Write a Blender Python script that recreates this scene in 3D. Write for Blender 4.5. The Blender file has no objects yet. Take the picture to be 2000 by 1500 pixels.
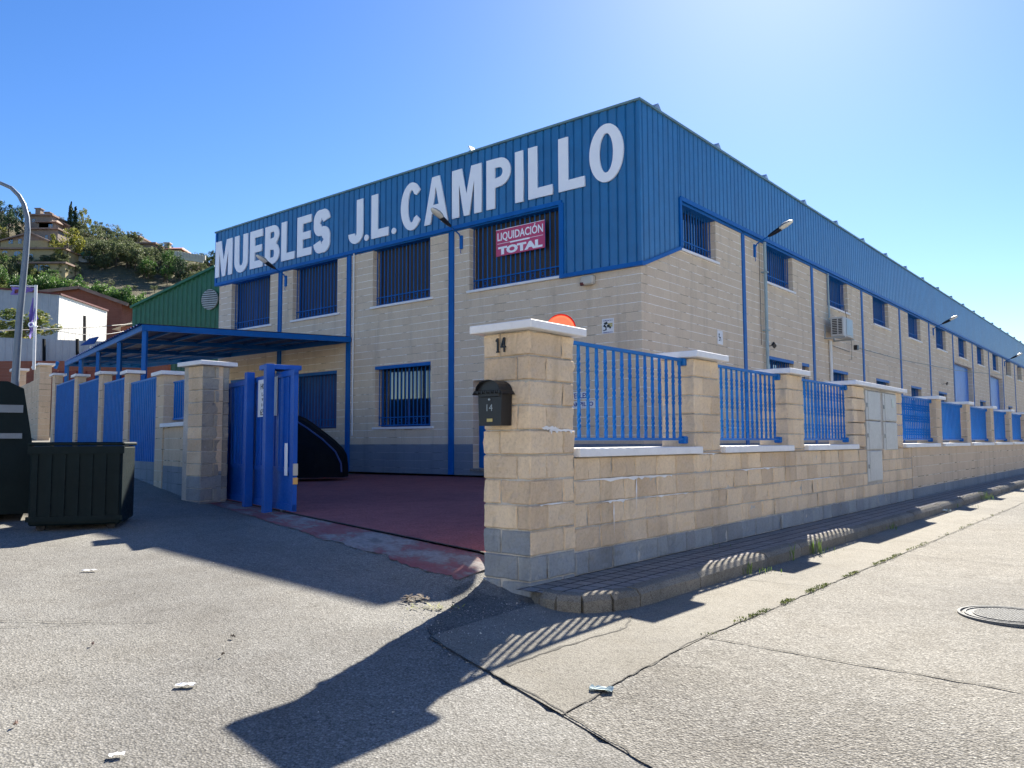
import bpy, bmesh, math, random
from mathutils import Vector, Matrix, noise
random.seed(7)
R_=math.radians
sc=bpy.context.scene
# ---------------------------------------------------------------- camera
# eye level is z = 0, x to the right, y into the scene (metres)
TH=math.atan(114/1560); ROLL=math.atan(-12/3190)
cam=bpy.data.cameras.new('camera'); camo=bpy.data.objects.new('camera',cam); sc.collection.objects.link(camo)
cam.sensor_width=36; cam.lens=36*1560/2000; cam.clip_start=.05; cam.clip_end=3000
camo.matrix_world=Matrix.Rotation(math.pi/2+TH,4,'X')@Matrix.Rotation(ROLL,4,'Z')
sc.camera=camo
sc.render.resolution_x=1024; sc.render.resolution_y=768
# ---------------------------------------------------------------- light
SUN_AZ=R_(19.7); SUN_EL=R_(37.5)
w=bpy.data.worlds.new('World'); sc.world=w; w.use_nodes=True
nt=w.node_tree; bg=nt.nodes['Background']
sky=nt.nodes.new('ShaderNodeTexSky'); sky.sky_type='NISHITA'; sky.sun_disc=False
sky.sun_elevation=SUN_EL; sky.sun_rotation=SUN_AZ; sky.altitude=0; sky.air_density=1.0; sky.dust_density=0.22; sky.ozone_density=4
hs=nt.nodes.new('ShaderNodeHueSaturation'); hs.inputs['Saturation'].default_value=1.25; hs.inputs['Hue'].default_value=.510; hs.inputs['Value'].default_value=.90
nt.links.new(sky.outputs[0],hs.inputs['Color']); nt.links.new(hs.outputs[0],bg.inputs[0]); bg.inputs[1].default_value=0.07
sl=bpy.data.lights.new('sun','SUN'); sl.energy=5.0; sl.angle=R_(.55); sl.color=(1,.93,.80)
so=bpy.data.objects.new('sun',sl); sc.collection.objects.link(so)
sd=Vector((math.sin(SUN_AZ)*math.cos(SUN_EL),math.cos(SUN_AZ)*math.cos(SUN_EL),math.sin(SUN_EL)))
so.rotation_euler=sd.to_track_quat('Z','Y').to_euler(); so.location=sd*60
sc.view_settings.view_transform='Standard'; sc.view_settings.look='None'; sc.view_settings.exposure=1.52; sc.view_settings.gamma=1
sc.render.engine='CYCLES'
# ---------------------------------------------------------------- helpers
COL=sc.collection
def link(o,parent=None):
    COL.objects.link(o)
    if parent is not None: o.parent=parent
    return o
def tag(o,label=None,cat=None,group=None,kind=None):
    if label: o['label']=label
    if cat: o['category']=cat
    if group: o['group']=group
    if kind: o['kind']=kind
    return o
def empty(name,M=None,parent=None):
    o=bpy.data.objects.new(name,None); o.empty_display_size=.1; link(o,parent)
    if M is not None: o.matrix_world=M
    return o
def ray(px,py):
    c,s=math.cos(ROLL),math.sin(ROLL); u=px-1000; v=py-750
    u2=u*c+v*s; v2=-u*s+v*c; f=1560
    return Vector((u2,f*math.cos(TH)+v2*math.sin(TH),f*math.sin(TH)-v2*math.cos(TH)))/f
def at(px,py,Y):
    r=ray(px,py); return r*(Y/r.y)
Rd=Vector((.63616,.77156)); Ld=Vector((-.77156,.63616))
Cc=Vector((2.7265,16.6128)); P0=Vector((.1397,6.3562)); T0=Vector((-.276,7.121)); Td=Vector((-.572,.820)).normalized(); Tn=Vector((-Td.y,Td.x))*1.0
Tn=Vector((-.820,-.572)).normalized()
Q0=Vector((-5.02,12.92)); Fd=Vector((-.61,.79)).normalized()
def frame(o,xd,z=0):
    return Matrix.Translation((o.x,o.y,z))@Matrix.Rotation(math.atan2(xd.y,xd.x),4,'Z')
class MB:
    def __init__(s): s.v=[];s.f=[];s.m=[];s.c=[];s.smooth=False
    def quad(s,a,b,c,d,m=0,col=None):
        n=len(s.v); s.v+=[tuple(a),tuple(b),tuple(c),tuple(d)]; s.f.append((n,n+1,n+2,n+3)); s.m.append(m); s.c.append(col)
    def poly(s,pts,m=0,col=None):
        n=len(s.v); s.v+=[tuple(p) for p in pts]; s.f.append(tuple(range(n,n+len(pts)))); s.m.append(m); s.c.append(col)
    def box(s,x0,x1,y0,y1,z0,z1,m=0,col=None,M=None,bev=0):
        if bev>0:
            b=min(bev,(x1-x0)*.45,(y1-y0)*.45,(z1-z0)*.45)
            bm=bmesh.new(); bmesh.ops.create_cube(bm,size=1,matrix=Matrix.Translation(((x0+x1)/2,(y0+y1)/2,(z0+z1)/2))@Matrix.Diagonal((x1-x0,y1-y0,z1-z0,1)))
            bmesh.ops.bevel(bm,geom=bm.edges[:],offset=b,segments=1,affect='EDGES')
            n=len(s.v)
            for v in bm.verts: s.v.append(tuple(M@v.co if M else v.co))
            for f in bm.faces: s.f.append(tuple(n+v.index for v in f.verts)); s.m.append(m); s.c.append(col)
            bm.free(); return
        P=[Vector(p) for p in ((x0,y0,z0),(x1,y0,z0),(x1,y1,z0),(x0,y1,z0),(x0,y0,z1),(x1,y0,z1),(x1,y1,z1),(x0,y1,z1))]
        if M: P=[M@p for p in P]
        n=len(s.v); s.v+=[tuple(p) for p in P]
        for f in ((3,2,1,0),(4,5,6,7),(0,1,5,4),(1,2,6,5),(2,3,7,6),(3,0,4,7)): s.f.append(tuple(n+i for i in f)); s.m.append(m); s.c.append(col)
    def bar(s,a,b,w,d=None,m=0,up=(0,0,1)):
        a=Vector(a);b=Vector(b);d=d or w; z=(b-a); L=z.length; z.normalize(); u=Vector(up)
        if abs(z.dot(u))>.98: u=Vector((1,0,0))
        x=u.cross(z).normalized(); y=z.cross(x)
        M=Matrix((x.to_4d(),y.to_4d(),z.to_4d(),(0,0,0,1))).transposed(); M=Matrix.Translation(a)@Matrix([[x.x,y.x,z.x,0],[x.y,y.y,z.y,0],[x.z,y.z,z.z,0],[0,0,0,1]])
        s.box(-w/2,w/2,-d/2,d/2,0,L,m,M=M)
    def tube(s,pts,r,n=8,m=0,caps=True,radii=None):
        pts=[Vector(p) for p in pts]; N=len(s.v); k=len(pts)
        for i,p in enumerate(pts):
            t=(pts[min(i+1,k-1)]-pts[max(i-1,0)]).normalized()
            u=Vector((0,0,1)) if abs(t.z)<.9 else Vector((1,0,0))
            x=u.cross(t).normalized(); y=t.cross(x); rr=radii[i] if radii else r
            for j in range(n):
                a=2*math.pi*j/n; s.v.append(tuple(p+x*math.cos(a)*rr+y*math.sin(a)*rr))
        for i in range(k-1):
            for j in range(n):
                s.f.append((N+i*n+j,N+i*n+(j+1)%n,N+(i+1)*n+(j+1)%n,N+(i+1)*n+j)); s.m.append(m); s.c.append(None)
        if caps:
            s.f.append(tuple(N+j for j in reversed(range(n)))); s.f.append(tuple(N+(k-1)*n+j for j in range(n))); s.m+=[m,m]; s.c+=[None,None]
    def disc(s,c,r,nrm,n=24,t=.01,m=0):
        c=Vector(c); nrm=Vector(nrm).normalized(); s.tube([c-nrm*t/2,c+nrm*t/2],r,n,m)
    def mesh(s,name,mats,smooth=False):
        me=bpy.data.meshes.new(name); me.from_pydata(s.v,[],s.f)
        for m_ in (mats if isinstance(mats,(list,tuple)) else [mats]): me.materials.append(m_)
        me.polygons.foreach_set('material_index',s.m)
        uv=me.uv_layers.new(name='UVMap'); va=[0.0]*(2*len(me.loops))
        for p in me.polygons:
            n=p.normal; ax=max(range(3),key=lambda i:abs(n[i]))
            for li in p.loop_indices:
                co=me.vertices[me.loops[li].vertex_index].co
                a,b=((co.y,co.z),(co.x,co.z),(co.x,co.y))[ax]
                va[2*li]=a; va[2*li+1]=b
        uv.data.foreach_set('uv',va)
        if any(c is not None for c in s.c):
            at_=me.attributes.new('tint','FLOAT','FACE'); at_.data.foreach_set('value',[.5 if c is None else c for c in s.c])
        if smooth: me.polygons.foreach_set('use_smooth',[True]*len(me.polygons))
        me.update(); return me
    def build(s,name,mats,parent=None,smooth=False,M=None):
        o=bpy.data.objects.new(name,s.mesh(name,mats,smooth)); link(o,parent)
        if M is not None: o.matrix_world=M
        return o
def copy_tree(o,parent=None):
    c=o.copy(); COL.objects.link(c); c.parent=parent
    for ch in list(o.children): copy_tree(ch,c)
    return c
# ---------------------------------------------------------------- materials
def N(nt,t,**k):
    n=nt.nodes.new('ShaderNode'+t)
    for a,b in k.items():
        if a=='ins':
            for i,v in b.items(): n.inputs[i].default_value=v
        else: setattr(n,a,b)
    return n
def newmat(name):
    m=bpy.data.materials.new(name); m.use_nodes=True; return m,m.node_tree,m.node_tree.nodes['Principled BSDF']
def ramp(nt,fac,stops):
    r=N(nt,'ValToRGB'); e=r.color_ramp.elements
    while len(e)<len(stops): e.new(.5)
    for i,(p,c) in enumerate(stops): e[i].position=p; e[i].color=(*c,1) if len(c)==3 else c
    nt.links.new(fac,r.inputs[0]); return r.outputs[0]
def mix(nt,fac,a,b,bt='MIX'):
    m=N(nt,'Mix',data_type='RGBA',blend_type=bt)
    for s,v in ((0,fac),(6,a),(7,b)):
        if isinstance(v,(int,float)): m.inputs[s].default_value=v
        elif isinstance(v,tuple): m.inputs[s].default_value=(*v,1)
        else: nt.links.new(v,m.inputs[s])
    return m.outputs[2]
def noi(nt,vec,scale,detail=4,rough=.55):
    n=N(nt,'TexNoise',ins={'Scale':scale,'Detail':detail,'Roughness':rough}); nt.links.new(vec,n.inputs['Vector']); return n.outputs['Fac']
def bump(nt,h,strength,dist,prev=None):
    b=N(nt,'Bump',ins={'Strength':strength,'Distance':dist}); nt.links.new(h,b.inputs['Height'])
    if prev is not None: nt.links.new(prev,b.inputs['Normal'])
    return b.outputs[0]
def paint(name,col,rough=.45,var=.12,metal=0,scale=3,dirt=.0,dirtcol=(.2,.17,.13),spec=.5):
    m,nt,b=newmat(name); tc=N(nt,'TexCoord').outputs['Object']
    n=noi(nt,tc,scale,5); n2=noi(nt,tc,scale*9,3)
    d=tuple(c*(1-var) for c in col); l=tuple(min(1,c*(1+var)) for c in col)
    c=ramp(nt,n,[(.3,d),(.7,l)])
    if dirt>0:
        f=ramp(nt,n2,[(.45,(0,0,0)),(.75,(dirt,)*3)]); c=mix(nt,f,c,dirtcol)
    nt.links.new(c,b.inputs['Base Color']); b.inputs['Roughness'].default_value=rough; b.inputs['Metallic'].default_value=metal
    b.inputs['Specular IOR Level'].default_value=spec
    r=ramp(nt,n2,[(.3,(rough*.8,)*3),(.7,(min(1,rough*1.2),)*3)]); nt.links.new(r,b.inputs['Roughness'])
    return m
def block_mat(name,c0,c1,bumpd=.012,tint=False):
    m,nt,b=newmat(name); tc=N(nt,'TexCoord').outputs['Object']
    n=noi(nt,tc,2.2,5); f=noi(nt,tc,38,6,.7); g=noi(nt,tc,9,4,.6)
    c=ramp(nt,n,[(.3,c0),(.7,c1)])
    c=mix(nt,.35,c,ramp(nt,f,[(.25,tuple(x*.55 for x in c0)),(.5,c1),(.8,tuple(min(1,x*1.25) for x in c1))]))
    if tint:
        a=N(nt,'Attribute',attribute_name='tint').outputs['Fac']
        c=mix(nt,.5,c,ramp(nt,a,[(0,(.62,.56,.52)),(.5,(.9,.9,.9)),(1,(1.12,1.08,1.0))]),'MULTIPLY')
    v=N(nt,'TexVoronoi',ins={'Scale':130}); nt.links.new(tc,v.inputs['Vector'])
    sp=ramp(nt,v.outputs['Color'],[(.0,(.75,.72,.7)),(.15,(1,1,1)),(.9,(1,1,1)),(1,(1.2,1.2,1.2))]); c=mix(nt,.6,c,sp,'MULTIPLY')
    # vertical rain streaks and damp stains
    mp=N(nt,'Mapping'); mp.inputs['Scale'].default_value=(3,3,.35); nt.links.new(tc,mp.inputs[0])
    st=noi(nt,mp.outputs[0],1.6,4); c=mix(nt,ramp(nt,st,[(.56,(0,0,0)),(.78,(.45,.45,.45))]),c,tuple(x*.55 for x in c0))
    nt.links.new(c,b.inputs['Base Color']); b.inputs['Roughness'].default_value=.95; b.inputs['Specular IOR Level'].default_value=.15
    nb=bump(nt,f,.7,bumpd); nb=bump(nt,g,.5,bumpd*2,nb); nt.links.new(nb,b.inputs['Normal'])
    return m
def brickwall(name,c0,c1,mortar,mortar_dark,bw=.4,bh=.2,off=(0,0),msz=.007,rough=.95,vert=.22):
    m,nt,b=newmat(name); uv=N(nt,'TexCoord').outputs['UV']; tc=N(nt,'TexCoord').outputs['Object']
    mp=N(nt,'Mapping'); mp.inputs['Location'].default_value=(off[0],off[1],0); nt.links.new(uv,mp.inputs[0])
    # slight waviness of the joints
    wn=N(nt,'TexNoise',ins={'Scale':7,'Detail':2}); nt.links.new(tc,wn.inputs['Vector'])
    wv=N(nt,'VectorMath',operation='MULTIPLY_ADD'); nt.links.new(wn.outputs['Color'],wv.inputs[0]); wv.inputs[1].default_value=(.012,.012,0); nt.links.new(mp.outputs[0],wv.inputs[2])
    br=N(nt,'TexBrick',ins={'Scale':1,'Mortar Size':msz,'Mortar Smooth':.3,'Bias':0,'Brick Width':bw,'Row Height':bh,'Color1':(0,0,0,1),'Color2':(1,1,1,1)})
    br.offset=.5; nt.links.new(wv.outputs[0],br.inputs['Vector'])
    n=noi(nt,tc,1.1,5); f=noi(nt,tc,34,6,.7)
    c=ramp(nt,br.outputs['Color'],[(0,c0),(1,c1)])
    c=mix(nt,.5,c,ramp(nt,n,[(.3,c0),(.7,c1)]))
    c=mix(nt,.35,c,ramp(nt,f,[(.25,tuple(x*.6 for x in c0)),(.75,tuple(min(1,x*1.2) for x in c1))]))
    mm=ramp(nt,noi(nt,tc,1.9,3),[(.40,mortar_dark),(.48,mortar)])
    sx=N(nt,'SeparateXYZ'); nt.links.new(wv.outputs[0],sx.inputs[0])
    dv=N(nt,'Math',operation='DIVIDE'); dv.inputs[1].default_value=bh; nt.links.new(sx.outputs[1],dv.inputs[0])
    fr=N(nt,'Math',operation='FRACT'); nt.links.new(dv.outputs[0],fr.inputs[0])
    hj=ramp(nt,fr.outputs[0],[(0,(1,1,1)),(.028,(.9,.9,.9)),(.05,(0,0,0)),(.955,(0,0,0)),(.98,(1,1,1))])
    vj=mix(nt,1.0,br.outputs['Fac'],(vert,vert,vert),'MULTIPLY')
    jm=mix(nt,1.0,hj,vj,'LIGHTEN')
    jm=mix(nt,1.0,jm,ramp(nt,noi(nt,tc,2.7,3),[(.3,(.45,.45,.45)),(.55,(1,1,1))]),'MULTIPLY')
    c=mix(nt,jm,c,mm)
    mp2=N(nt,'Mapping'); mp2.inputs['Scale'].default_value=(2,2,.25); nt.links.new(tc,mp2.inputs[0])
    st=noi(nt,mp2.outputs[0],1.4,6,.65); c=mix(nt,ramp(nt,st,[(.52,(0,0,0)),(.76,(.5,.5,.5))]),c,tuple(x*.6 for x in c0))
    nt.links.new(c,b.inputs['Base Color']); b.inputs['Roughness'].default_value=rough; b.inputs['Specular IOR Level'].default_value=.15
    inv=N(nt,'Math',operation='SUBTRACT'); inv.inputs[0].default_value=1; nt.links.new(jm,inv.inputs[1])
    nb=bump(nt,inv.outputs[0],.5,.008); nb=bump(nt,f,.5,.012,nb); nt.links.new(nb,b.inputs['Normal'])
    return m
def ground_mat(name,dark,mid,light,vs=95,stain=(.8,.8,.8),bd=.006,contrast=1.0):
    m,nt,b=newmat(name); tc=N(nt,'TexCoord').outputs['Object']
    v=N(nt,'TexVoronoi',ins={'Scale':vs}); nt.links.new(tc,v.inputs['Vector'])
    v2=N(nt,'TexVoronoi',ins={'Scale':vs*2.3}); nt.links.new(tc,v2.inputs['Vector'])
    sep=N(nt,'SeparateColor'); nt.links.new(v.outputs['Color'],sep.inputs[0])
    sep2=N(nt,'SeparateColor'); nt.links.new(v2.outputs['Color'],sep2.inputs[0])
    c=ramp(nt,sep.outputs[0],[(.0,dark),(.25,mid),(.75,mid),(1,light)])
    c2=ramp(nt,sep2.outputs[1],[(.0,dark),(.3,mid),(.8,light)])
    c=mix(nt,.4,c,c2)
    c=mix(nt,.5,c,ramp(nt,v.outputs['Distance'],[(.0,(1.08,1.08,1.06)),(.45,(1,1,1)),(.62,(.62,.61,.60)),(.8,(.25,.24,.23))]),'MULTIPLY')
    gr=noi(nt,tc,vs*.22,3,.6); c=mix(nt,.5,c,ramp(nt,gr,[(.30,(.55,.54,.53)),(.45,(1,1,1))]),'MULTIPLY')
    pt=noi(nt,tc,.23,3,.5); c=mix(nt,.5*contrast,c,ramp(nt,pt,[(.36,(.70,.70,.72)),(.46,(1,1,1)),(.6,(1.10,1.07,1.02))]),'MULTIPLY')
    big=noi(nt,tc,.55,6,.6); med=noi(nt,tc,3.1,5,.6)
    c=mix(nt,.55*contrast,c,ramp(nt,big,[(.3,stain),(.5,(1,1,1)),(.72,(1.12,1.12,1.12))]),'MULTIPLY')
    c=mix(nt,.6*contrast,c,ramp(nt,med,[(.3,stain),(.55,(1,1,1)),(.75,(1.1,1.1,1.1))]),'MULTIPLY')
    nt.links.new(c,b.inputs['Base Color']); b.inputs['Roughness'].default_value=.9; b.inputs['Specular IOR Level'].default_value=.25
    nb=bump(nt,v.outputs['Distance'],.8,bd); nb=bump(nt,med,.4,.02,nb); nt.links.new(nb,b.inputs['Normal'])
    return m
M={}
M['block']=block_mat('split_face_block',(.69,.525,.355),(.83,.66,.465),tint=True)
M['blockgrey']=block_mat('grey_painted_block',(.24,.26,.28),(.36,.385,.40),tint=True)
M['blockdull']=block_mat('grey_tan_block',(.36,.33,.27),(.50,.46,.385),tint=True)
M['mortar']=block_mat('mortar',(.30,.27,.23),(.62,.58,.52),bumpd=.004)
M['wall']=brickwall('facade_block',(.64,.51,.37),(.78,.645,.475),(.95,.92,.88),(.36,.29,.22),off=(0,.05))
M['wallbase']=brickwall('facade_base_block',(.17,.21,.26),(.22,.265,.32),(.27,.31,.36),(.12,.15,.19),off=(0,.05))
M['fwall']=brickwall('fence_block',(.60,.455,.31),(.74,.58,.41),(.74,.66,.54),(.16,.13,.09),off=(0,.1))
M['fwallg']=brickwall('fence_base_block',(.20,.225,.25),(.31,.34,.365),(.22,.24,.26),(.13,.14,.16),off=(0,.1))
M['clad']=paint('blue_cladding_sheet',(.010,.155,.375),.42,.09,spec=.75,dirt=.12,dirtcol=(.12,.2,.28))
def cladmat(base):
    m=base.copy(); m.name='blue_cladding_panels'; nt=m.node_tree; b=nt.nodes['Principled BSDF']; src=b.inputs['Base Color'].links[0].from_socket
    uv=N(nt,'TexCoord').outputs['UV']; br=N(nt,'TexBrick',ins={'Scale':1,'Mortar Size':.0,'Bias':0,'Brick Width':.912,'Row Height':60,'Color1':(.86,.88,.90,1),'Color2':(1.08,1.06,1.04,1)}); br.offset=0; nt.links.new(uv,br.inputs['Vector'])
    c=mix(nt,.9,src,br.outputs['Color'],'MULTIPLY'); tc=N(nt,'TexCoord').outputs['Object']; mp=N(nt,'Mapping'); mp.inputs['Scale'].default_value=(5,5,.4); nt.links.new(tc,mp.inputs[0]); st=noi(nt,mp.outputs[0],1.5,5,.65)
    c=mix(nt,ramp(nt,st,[(.5,(0,0,0)),(.78,(.35,.35,.35))]),c,(.05,.13,.24)); nt.links.new(c,b.inputs['Base Color'])
    nt.links.new(bump(nt,noi(nt,tc,1.3,3),.12,.05),b.inputs['Normal']); return m
M['clad']=cladmat(M['clad'])
M['trim']=paint('bright_blue_paint',(.001,.115,.40),.5,.10,spec=.25)
M['gdoor']=paint('garage_blue',(.004,.16,.58),.4,.1,spec=.5)
M['rail']=paint('railing_blue_paint',(.001,.15,.48),.5,.12,dirt=.12,spec=.25)
M['gate']=paint('gate_blue_paint',(.002,.09,.43),.45,.10,dirt=.06,spec=.3)
M['dblue']=paint('dark_blue_paint',(.02,.06,.22),.45,.15)
M['coping']=paint('coping_steel',(.14,.24,.25),.4,.15)
M['white']=paint('white_stone',(.82,.81,.80),.6,.05,dirt=.12,dirtcol=(.5,.48,.44))
M['letter']=paint('white_letter_board',(.93,.95,1.0),.5,.03)
M['black']=paint('black_metal',(.012,.013,.016),.38,.2)
M['grey']=paint('grey_metal',(.32,.34,.35),.4,.12,metal=.5)
M['galv']=paint('galvanised_steel',(.42,.45,.47),.42,.15,metal=.7)
M['lpole']=paint('weathered_lamp_post',(.17,.20,.235),.5,.1,metal=.2)
M['meter']=paint('meter_door_grey',(.50,.50,.48),.5,.06,dirt=.1)
M['pipe']=paint('downpipe_grey',(.30,.40,.44),.4,.1)
M['pvc']=paint('white_pvc',(.75,.75,.73),.5,.05)
M['shutter']=paint('brown_shutter',(.10,.075,.06),.5,.15)
M['lampglass']=paint('lamp_glass',(.75,.72,.62),.12,.1)
M['green']=paint('green_sheet',(.015,.115,.07),.45,.1)
M['whitesheet']=paint('white_sheet',(.72,.71,.66),.5,.06,dirt=.1)
M['greysheet']=paint('grey_sheet',(.33,.37,.42),.5,.06)
M['redbrick']=brickwall('red_brick',(.22,.085,.06),(.30,.12,.085),(.32,.2,.16),(.2,.1,.08),bw=.5,bh=.16)
M['redroof']=paint('red_roof',(.38,.15,.10),.8,.2,scale=8)
M['tile']=paint('clay_tile',(.28,.19,.15),.85,.25,scale=1.2)
M['yellow']=paint('ochre_render',(.42,.335,.18),.9,.1)
M['brownr']=paint('brown_render',(.25,.20,.17),.9,.15)
M['cream']=paint('cream_render',(.55,.52,.44),.9,.08)
M['rust']=paint('dark_red_sheet',(.12,.025,.02),.6,.3)
M['red']=paint('red_plastic',(.90,.08,.035),.35,.05)
def _tr(m,c,f):
    nt=m.node_tree; b=nt.nodes['Principled BSDF']; t=nt.nodes.new('ShaderNodeBsdfTranslucent'); t.inputs[0].default_value=(*c,1); x=nt.nodes.new('ShaderNodeMixShader'); x.inputs[0].default_value=f
    nt.links.new(b.outputs[0],x.inputs[1]); nt.links.new(t.outputs[0],x.inputs[2]); nt.links.new(x.outputs[0],nt.nodes['Material Output'].inputs[0])
_tr(M['red'],(1,.10,.055),.75)
M['signred']=paint('sign_crimson',(.55,.06,.16),.5,.08)
M['navy']=paint('navy_text',(.03,.05,.25),.5,.05)
M['dark']=paint('dark_tarpaulin',(.004,.006,.009),.7,.3,scale=6,spec=.12)
M['vand']=paint('dark_vehicle_paint',(.006,.014,.016),.6,.15,spec=.12)
M['tyre']=paint('tyre_rubber',(.015,.015,.015),.8,.2)
M['purple']=paint('banner_purple',(.22,.16,.50),.7,.15)
M['bark']=paint('bark',(.10,.075,.055),.95,.3,scale=9)
M['amber']=paint('amber_reflector',(.75,.42,.12),.3,.1)
M['gold']=paint('brass_plate',(.55,.42,.16),.35,.15,metal=.6)
M['iron']=paint('manhole_iron',(.15,.155,.155),.7,.2,scale=9,dirt=.6,dirtcol=(.07,.06,.05),spec=.2)
M['seam']=paint('dirt_seam',(.035,.032,.028),.95,.5,scale=20)
M['yard']=ground_mat('red_painted_concrete',(.29,.075,.075),(.39,.11,.105),(.46,.16,.15),60,(.7,.72,.75),.002)
M['concrete']=ground_mat('concrete_strip',(.18,.17,.16),(.26,.25,.23),(.33,.32,.30),80)
M['asphalt']=ground_mat('worn_asphalt',(.095,.093,.082),(.196,.190,.172),(.37,.36,.335),84,(.80,.78,.76),.006,1.1)
M['slab']=ground_mat('exposed_aggregate',(.075,.07,.058),(.195,.184,.162),(.40,.385,.345),74,(.78,.76,.73),.008)
M['gutter']=ground_mat('gutter_concrete',(.15,.142,.12),(.225,.211,.182),(.32,.305,.265),110,(.82,.80,.76),.004)
M['kerb']=ground_mat('kerb_stone',(.17,.155,.13),(.24,.22,.185),(.30,.28,.24),120,(.6,.58,.54),.004)
M['apron']=None
def tilemat():
    m,nt,b=newmat('pavement_tiles'); uv=N(nt,'TexCoord').outputs['UV']; tc=N(nt,'TexCoord').outputs['Object']
    br=N(nt,'TexBrick',ins={'Scale':1,'Mortar Size':.010,'Mortar Smooth':.2,'Bias':0,'Brick Width':.155,'Row Height':.155,'Color1':(.7,.7,.7,1),'Color2':(1,1,1,1)}); br.offset=0
    nt.links.new(uv,br.inputs['Vector']); n=noi(nt,tc,5,5); f=noi(nt,tc,90,4)
    c=ramp(nt,n,[(.3,(.24,.215,.20)),(.7,(.33,.31,.285))]); c=mix(nt,.4,c,ramp(nt,f,[(.3,(.12,.11,.1)),(.7,(.32,.3,.28))]))
    c=mix(nt,.6,c,br.outputs['Color'],'MULTIPLY'); c=mix(nt,br.outputs['Fac'],c,(.035,.03,.027))
    nt.links.new(c,b.inputs['Base Color']); b.inputs['Roughness'].default_value=.9
    inv=N(nt,'Math',operation='SUBTRACT'); inv.inputs[0].default_value=1; nt.links.new(br.outputs['Fac'],inv.inputs[1])
    nt.links.new(bump(nt,inv.outputs[0],1,.012),b.inputs['Normal']); return m
M['tiles']=tilemat()
def apronmat():
    m,nt,b=newmat('worn_red_apron'); tc0=N(nt,'TexCoord').outputs['Object']; mpp=N(nt,'Mapping'); mpp.vector_type='TEXTURE'; mpp.inputs['Rotation'].default_value=(0,0,math.atan2(.82,-.572)); mpp.inputs['Scale'].default_value=(2.6,1,1); nt.links.new(tc0,mpp.inputs[0]); tc=mpp.outputs[0]
    n=noi(nt,tc,2.4,7,.7); f=noi(nt,tc,40,4,.7)
    c=ramp(nt,n,[(.40,(.27,.075,.08)),(.50,(.28,.11,.11)),(.54,(.24,.18,.17)),(.60,(.31,.28,.265)),(.70,(.17,.155,.15))])
    c=mix(nt,.4,c,ramp(nt,f,[(.3,(.5,.5,.5)),(.7,(1.2,1.2,1.2))]),'MULTIPLY')
    nt.links.new(c,b.inputs['Base Color']); b.inputs['Roughness'].default_value=.9; nt.links.new(bump(nt,n,.8,.03),b.inputs['Normal']); return m
M['apron']=apronmat()
def leafmat(name,c0,c1,c2):
    m,nt,b=newmat(name); a=N(nt,'Attribute',attribute_name='tint').outputs['Fac']
    oi=N(nt,'ObjectInfo').outputs['Random']
    c=ramp(nt,a,[(0,c0),(.55,c1),(1,c2)]); c=mix(nt,.35,c,ramp(nt,oi,[(0,(.75,.8,.75)),(1,(1.25,1.15,1.1))]),'MULTIPLY')
    nt.links.new(c,b.inputs['Base Color']); b.inputs['Roughness'].default_value=.6
    b.inputs['Subsurface Weight'].default_value=0
    tr=N(nt,'BsdfTranslucent'); nt.links.new(c,tr.inputs[0]); ms=N(nt,'MixShader'); ms.inputs[0].default_value=.35
    nt.links.new(b.outputs[0],ms.inputs[1]); nt.links.new(tr.outputs[0],ms.inputs[2]); nt.links.new(ms.outputs[0],nt.nodes['Material Output'].inputs[0])
    return m
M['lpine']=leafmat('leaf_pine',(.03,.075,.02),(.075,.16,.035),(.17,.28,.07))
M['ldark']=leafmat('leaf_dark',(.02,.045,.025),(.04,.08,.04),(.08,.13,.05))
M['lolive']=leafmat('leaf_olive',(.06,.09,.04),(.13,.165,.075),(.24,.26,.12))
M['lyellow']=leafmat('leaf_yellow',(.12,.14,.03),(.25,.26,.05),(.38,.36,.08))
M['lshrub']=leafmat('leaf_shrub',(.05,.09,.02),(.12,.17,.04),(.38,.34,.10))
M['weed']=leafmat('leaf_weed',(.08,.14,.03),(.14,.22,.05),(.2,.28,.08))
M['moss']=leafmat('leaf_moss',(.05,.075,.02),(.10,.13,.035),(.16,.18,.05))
def glassmat():
    m,nt,b=newmat('window_glass'); b.inputs['Base Color'].default_value=(.01,.014,.02,1); b.inputs['Roughness'].default_value=.03; b.inputs['Specular IOR Level'].default_value=1.0
    b.inputs['IOR'].default_value=1.9; return m
M['glass']=glassmat()
def slatmat(name,c,pitch=.045):
    m,nt,b=newmat(name); tc=N(nt,'TexCoord').outputs['Object']; sx=N(nt,'SeparateXYZ'); nt.links.new(tc,sx.inputs[0])
    mm=N(nt,'Math',operation='DIVIDE'); mm.inputs[1].default_value=pitch; nt.links.new(sx.outputs[2],mm.inputs[0])
    fr=N(nt,'Math',operation='FRACT'); nt.links.new(mm.outputs[0],fr.inputs[0])
    cc=ramp(nt,fr.outputs[0],[(0,tuple(x*.3 for x in c)),(.15,c),(.9,c),(1,tuple(x*.3 for x in c))])
    nt.links.new(cc,b.inputs['Base Color']); b.inputs['Roughness'].default_value=.5; nt.links.new(bump(nt,fr.outputs[0],.6,.01),b.inputs['Normal']); return m
M['slat']=slatmat('roller_shutter_slats',(.045,.035,.034)); M['slatb']=slatmat('blue_shutter_slats',(.014,.028,.07))
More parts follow.
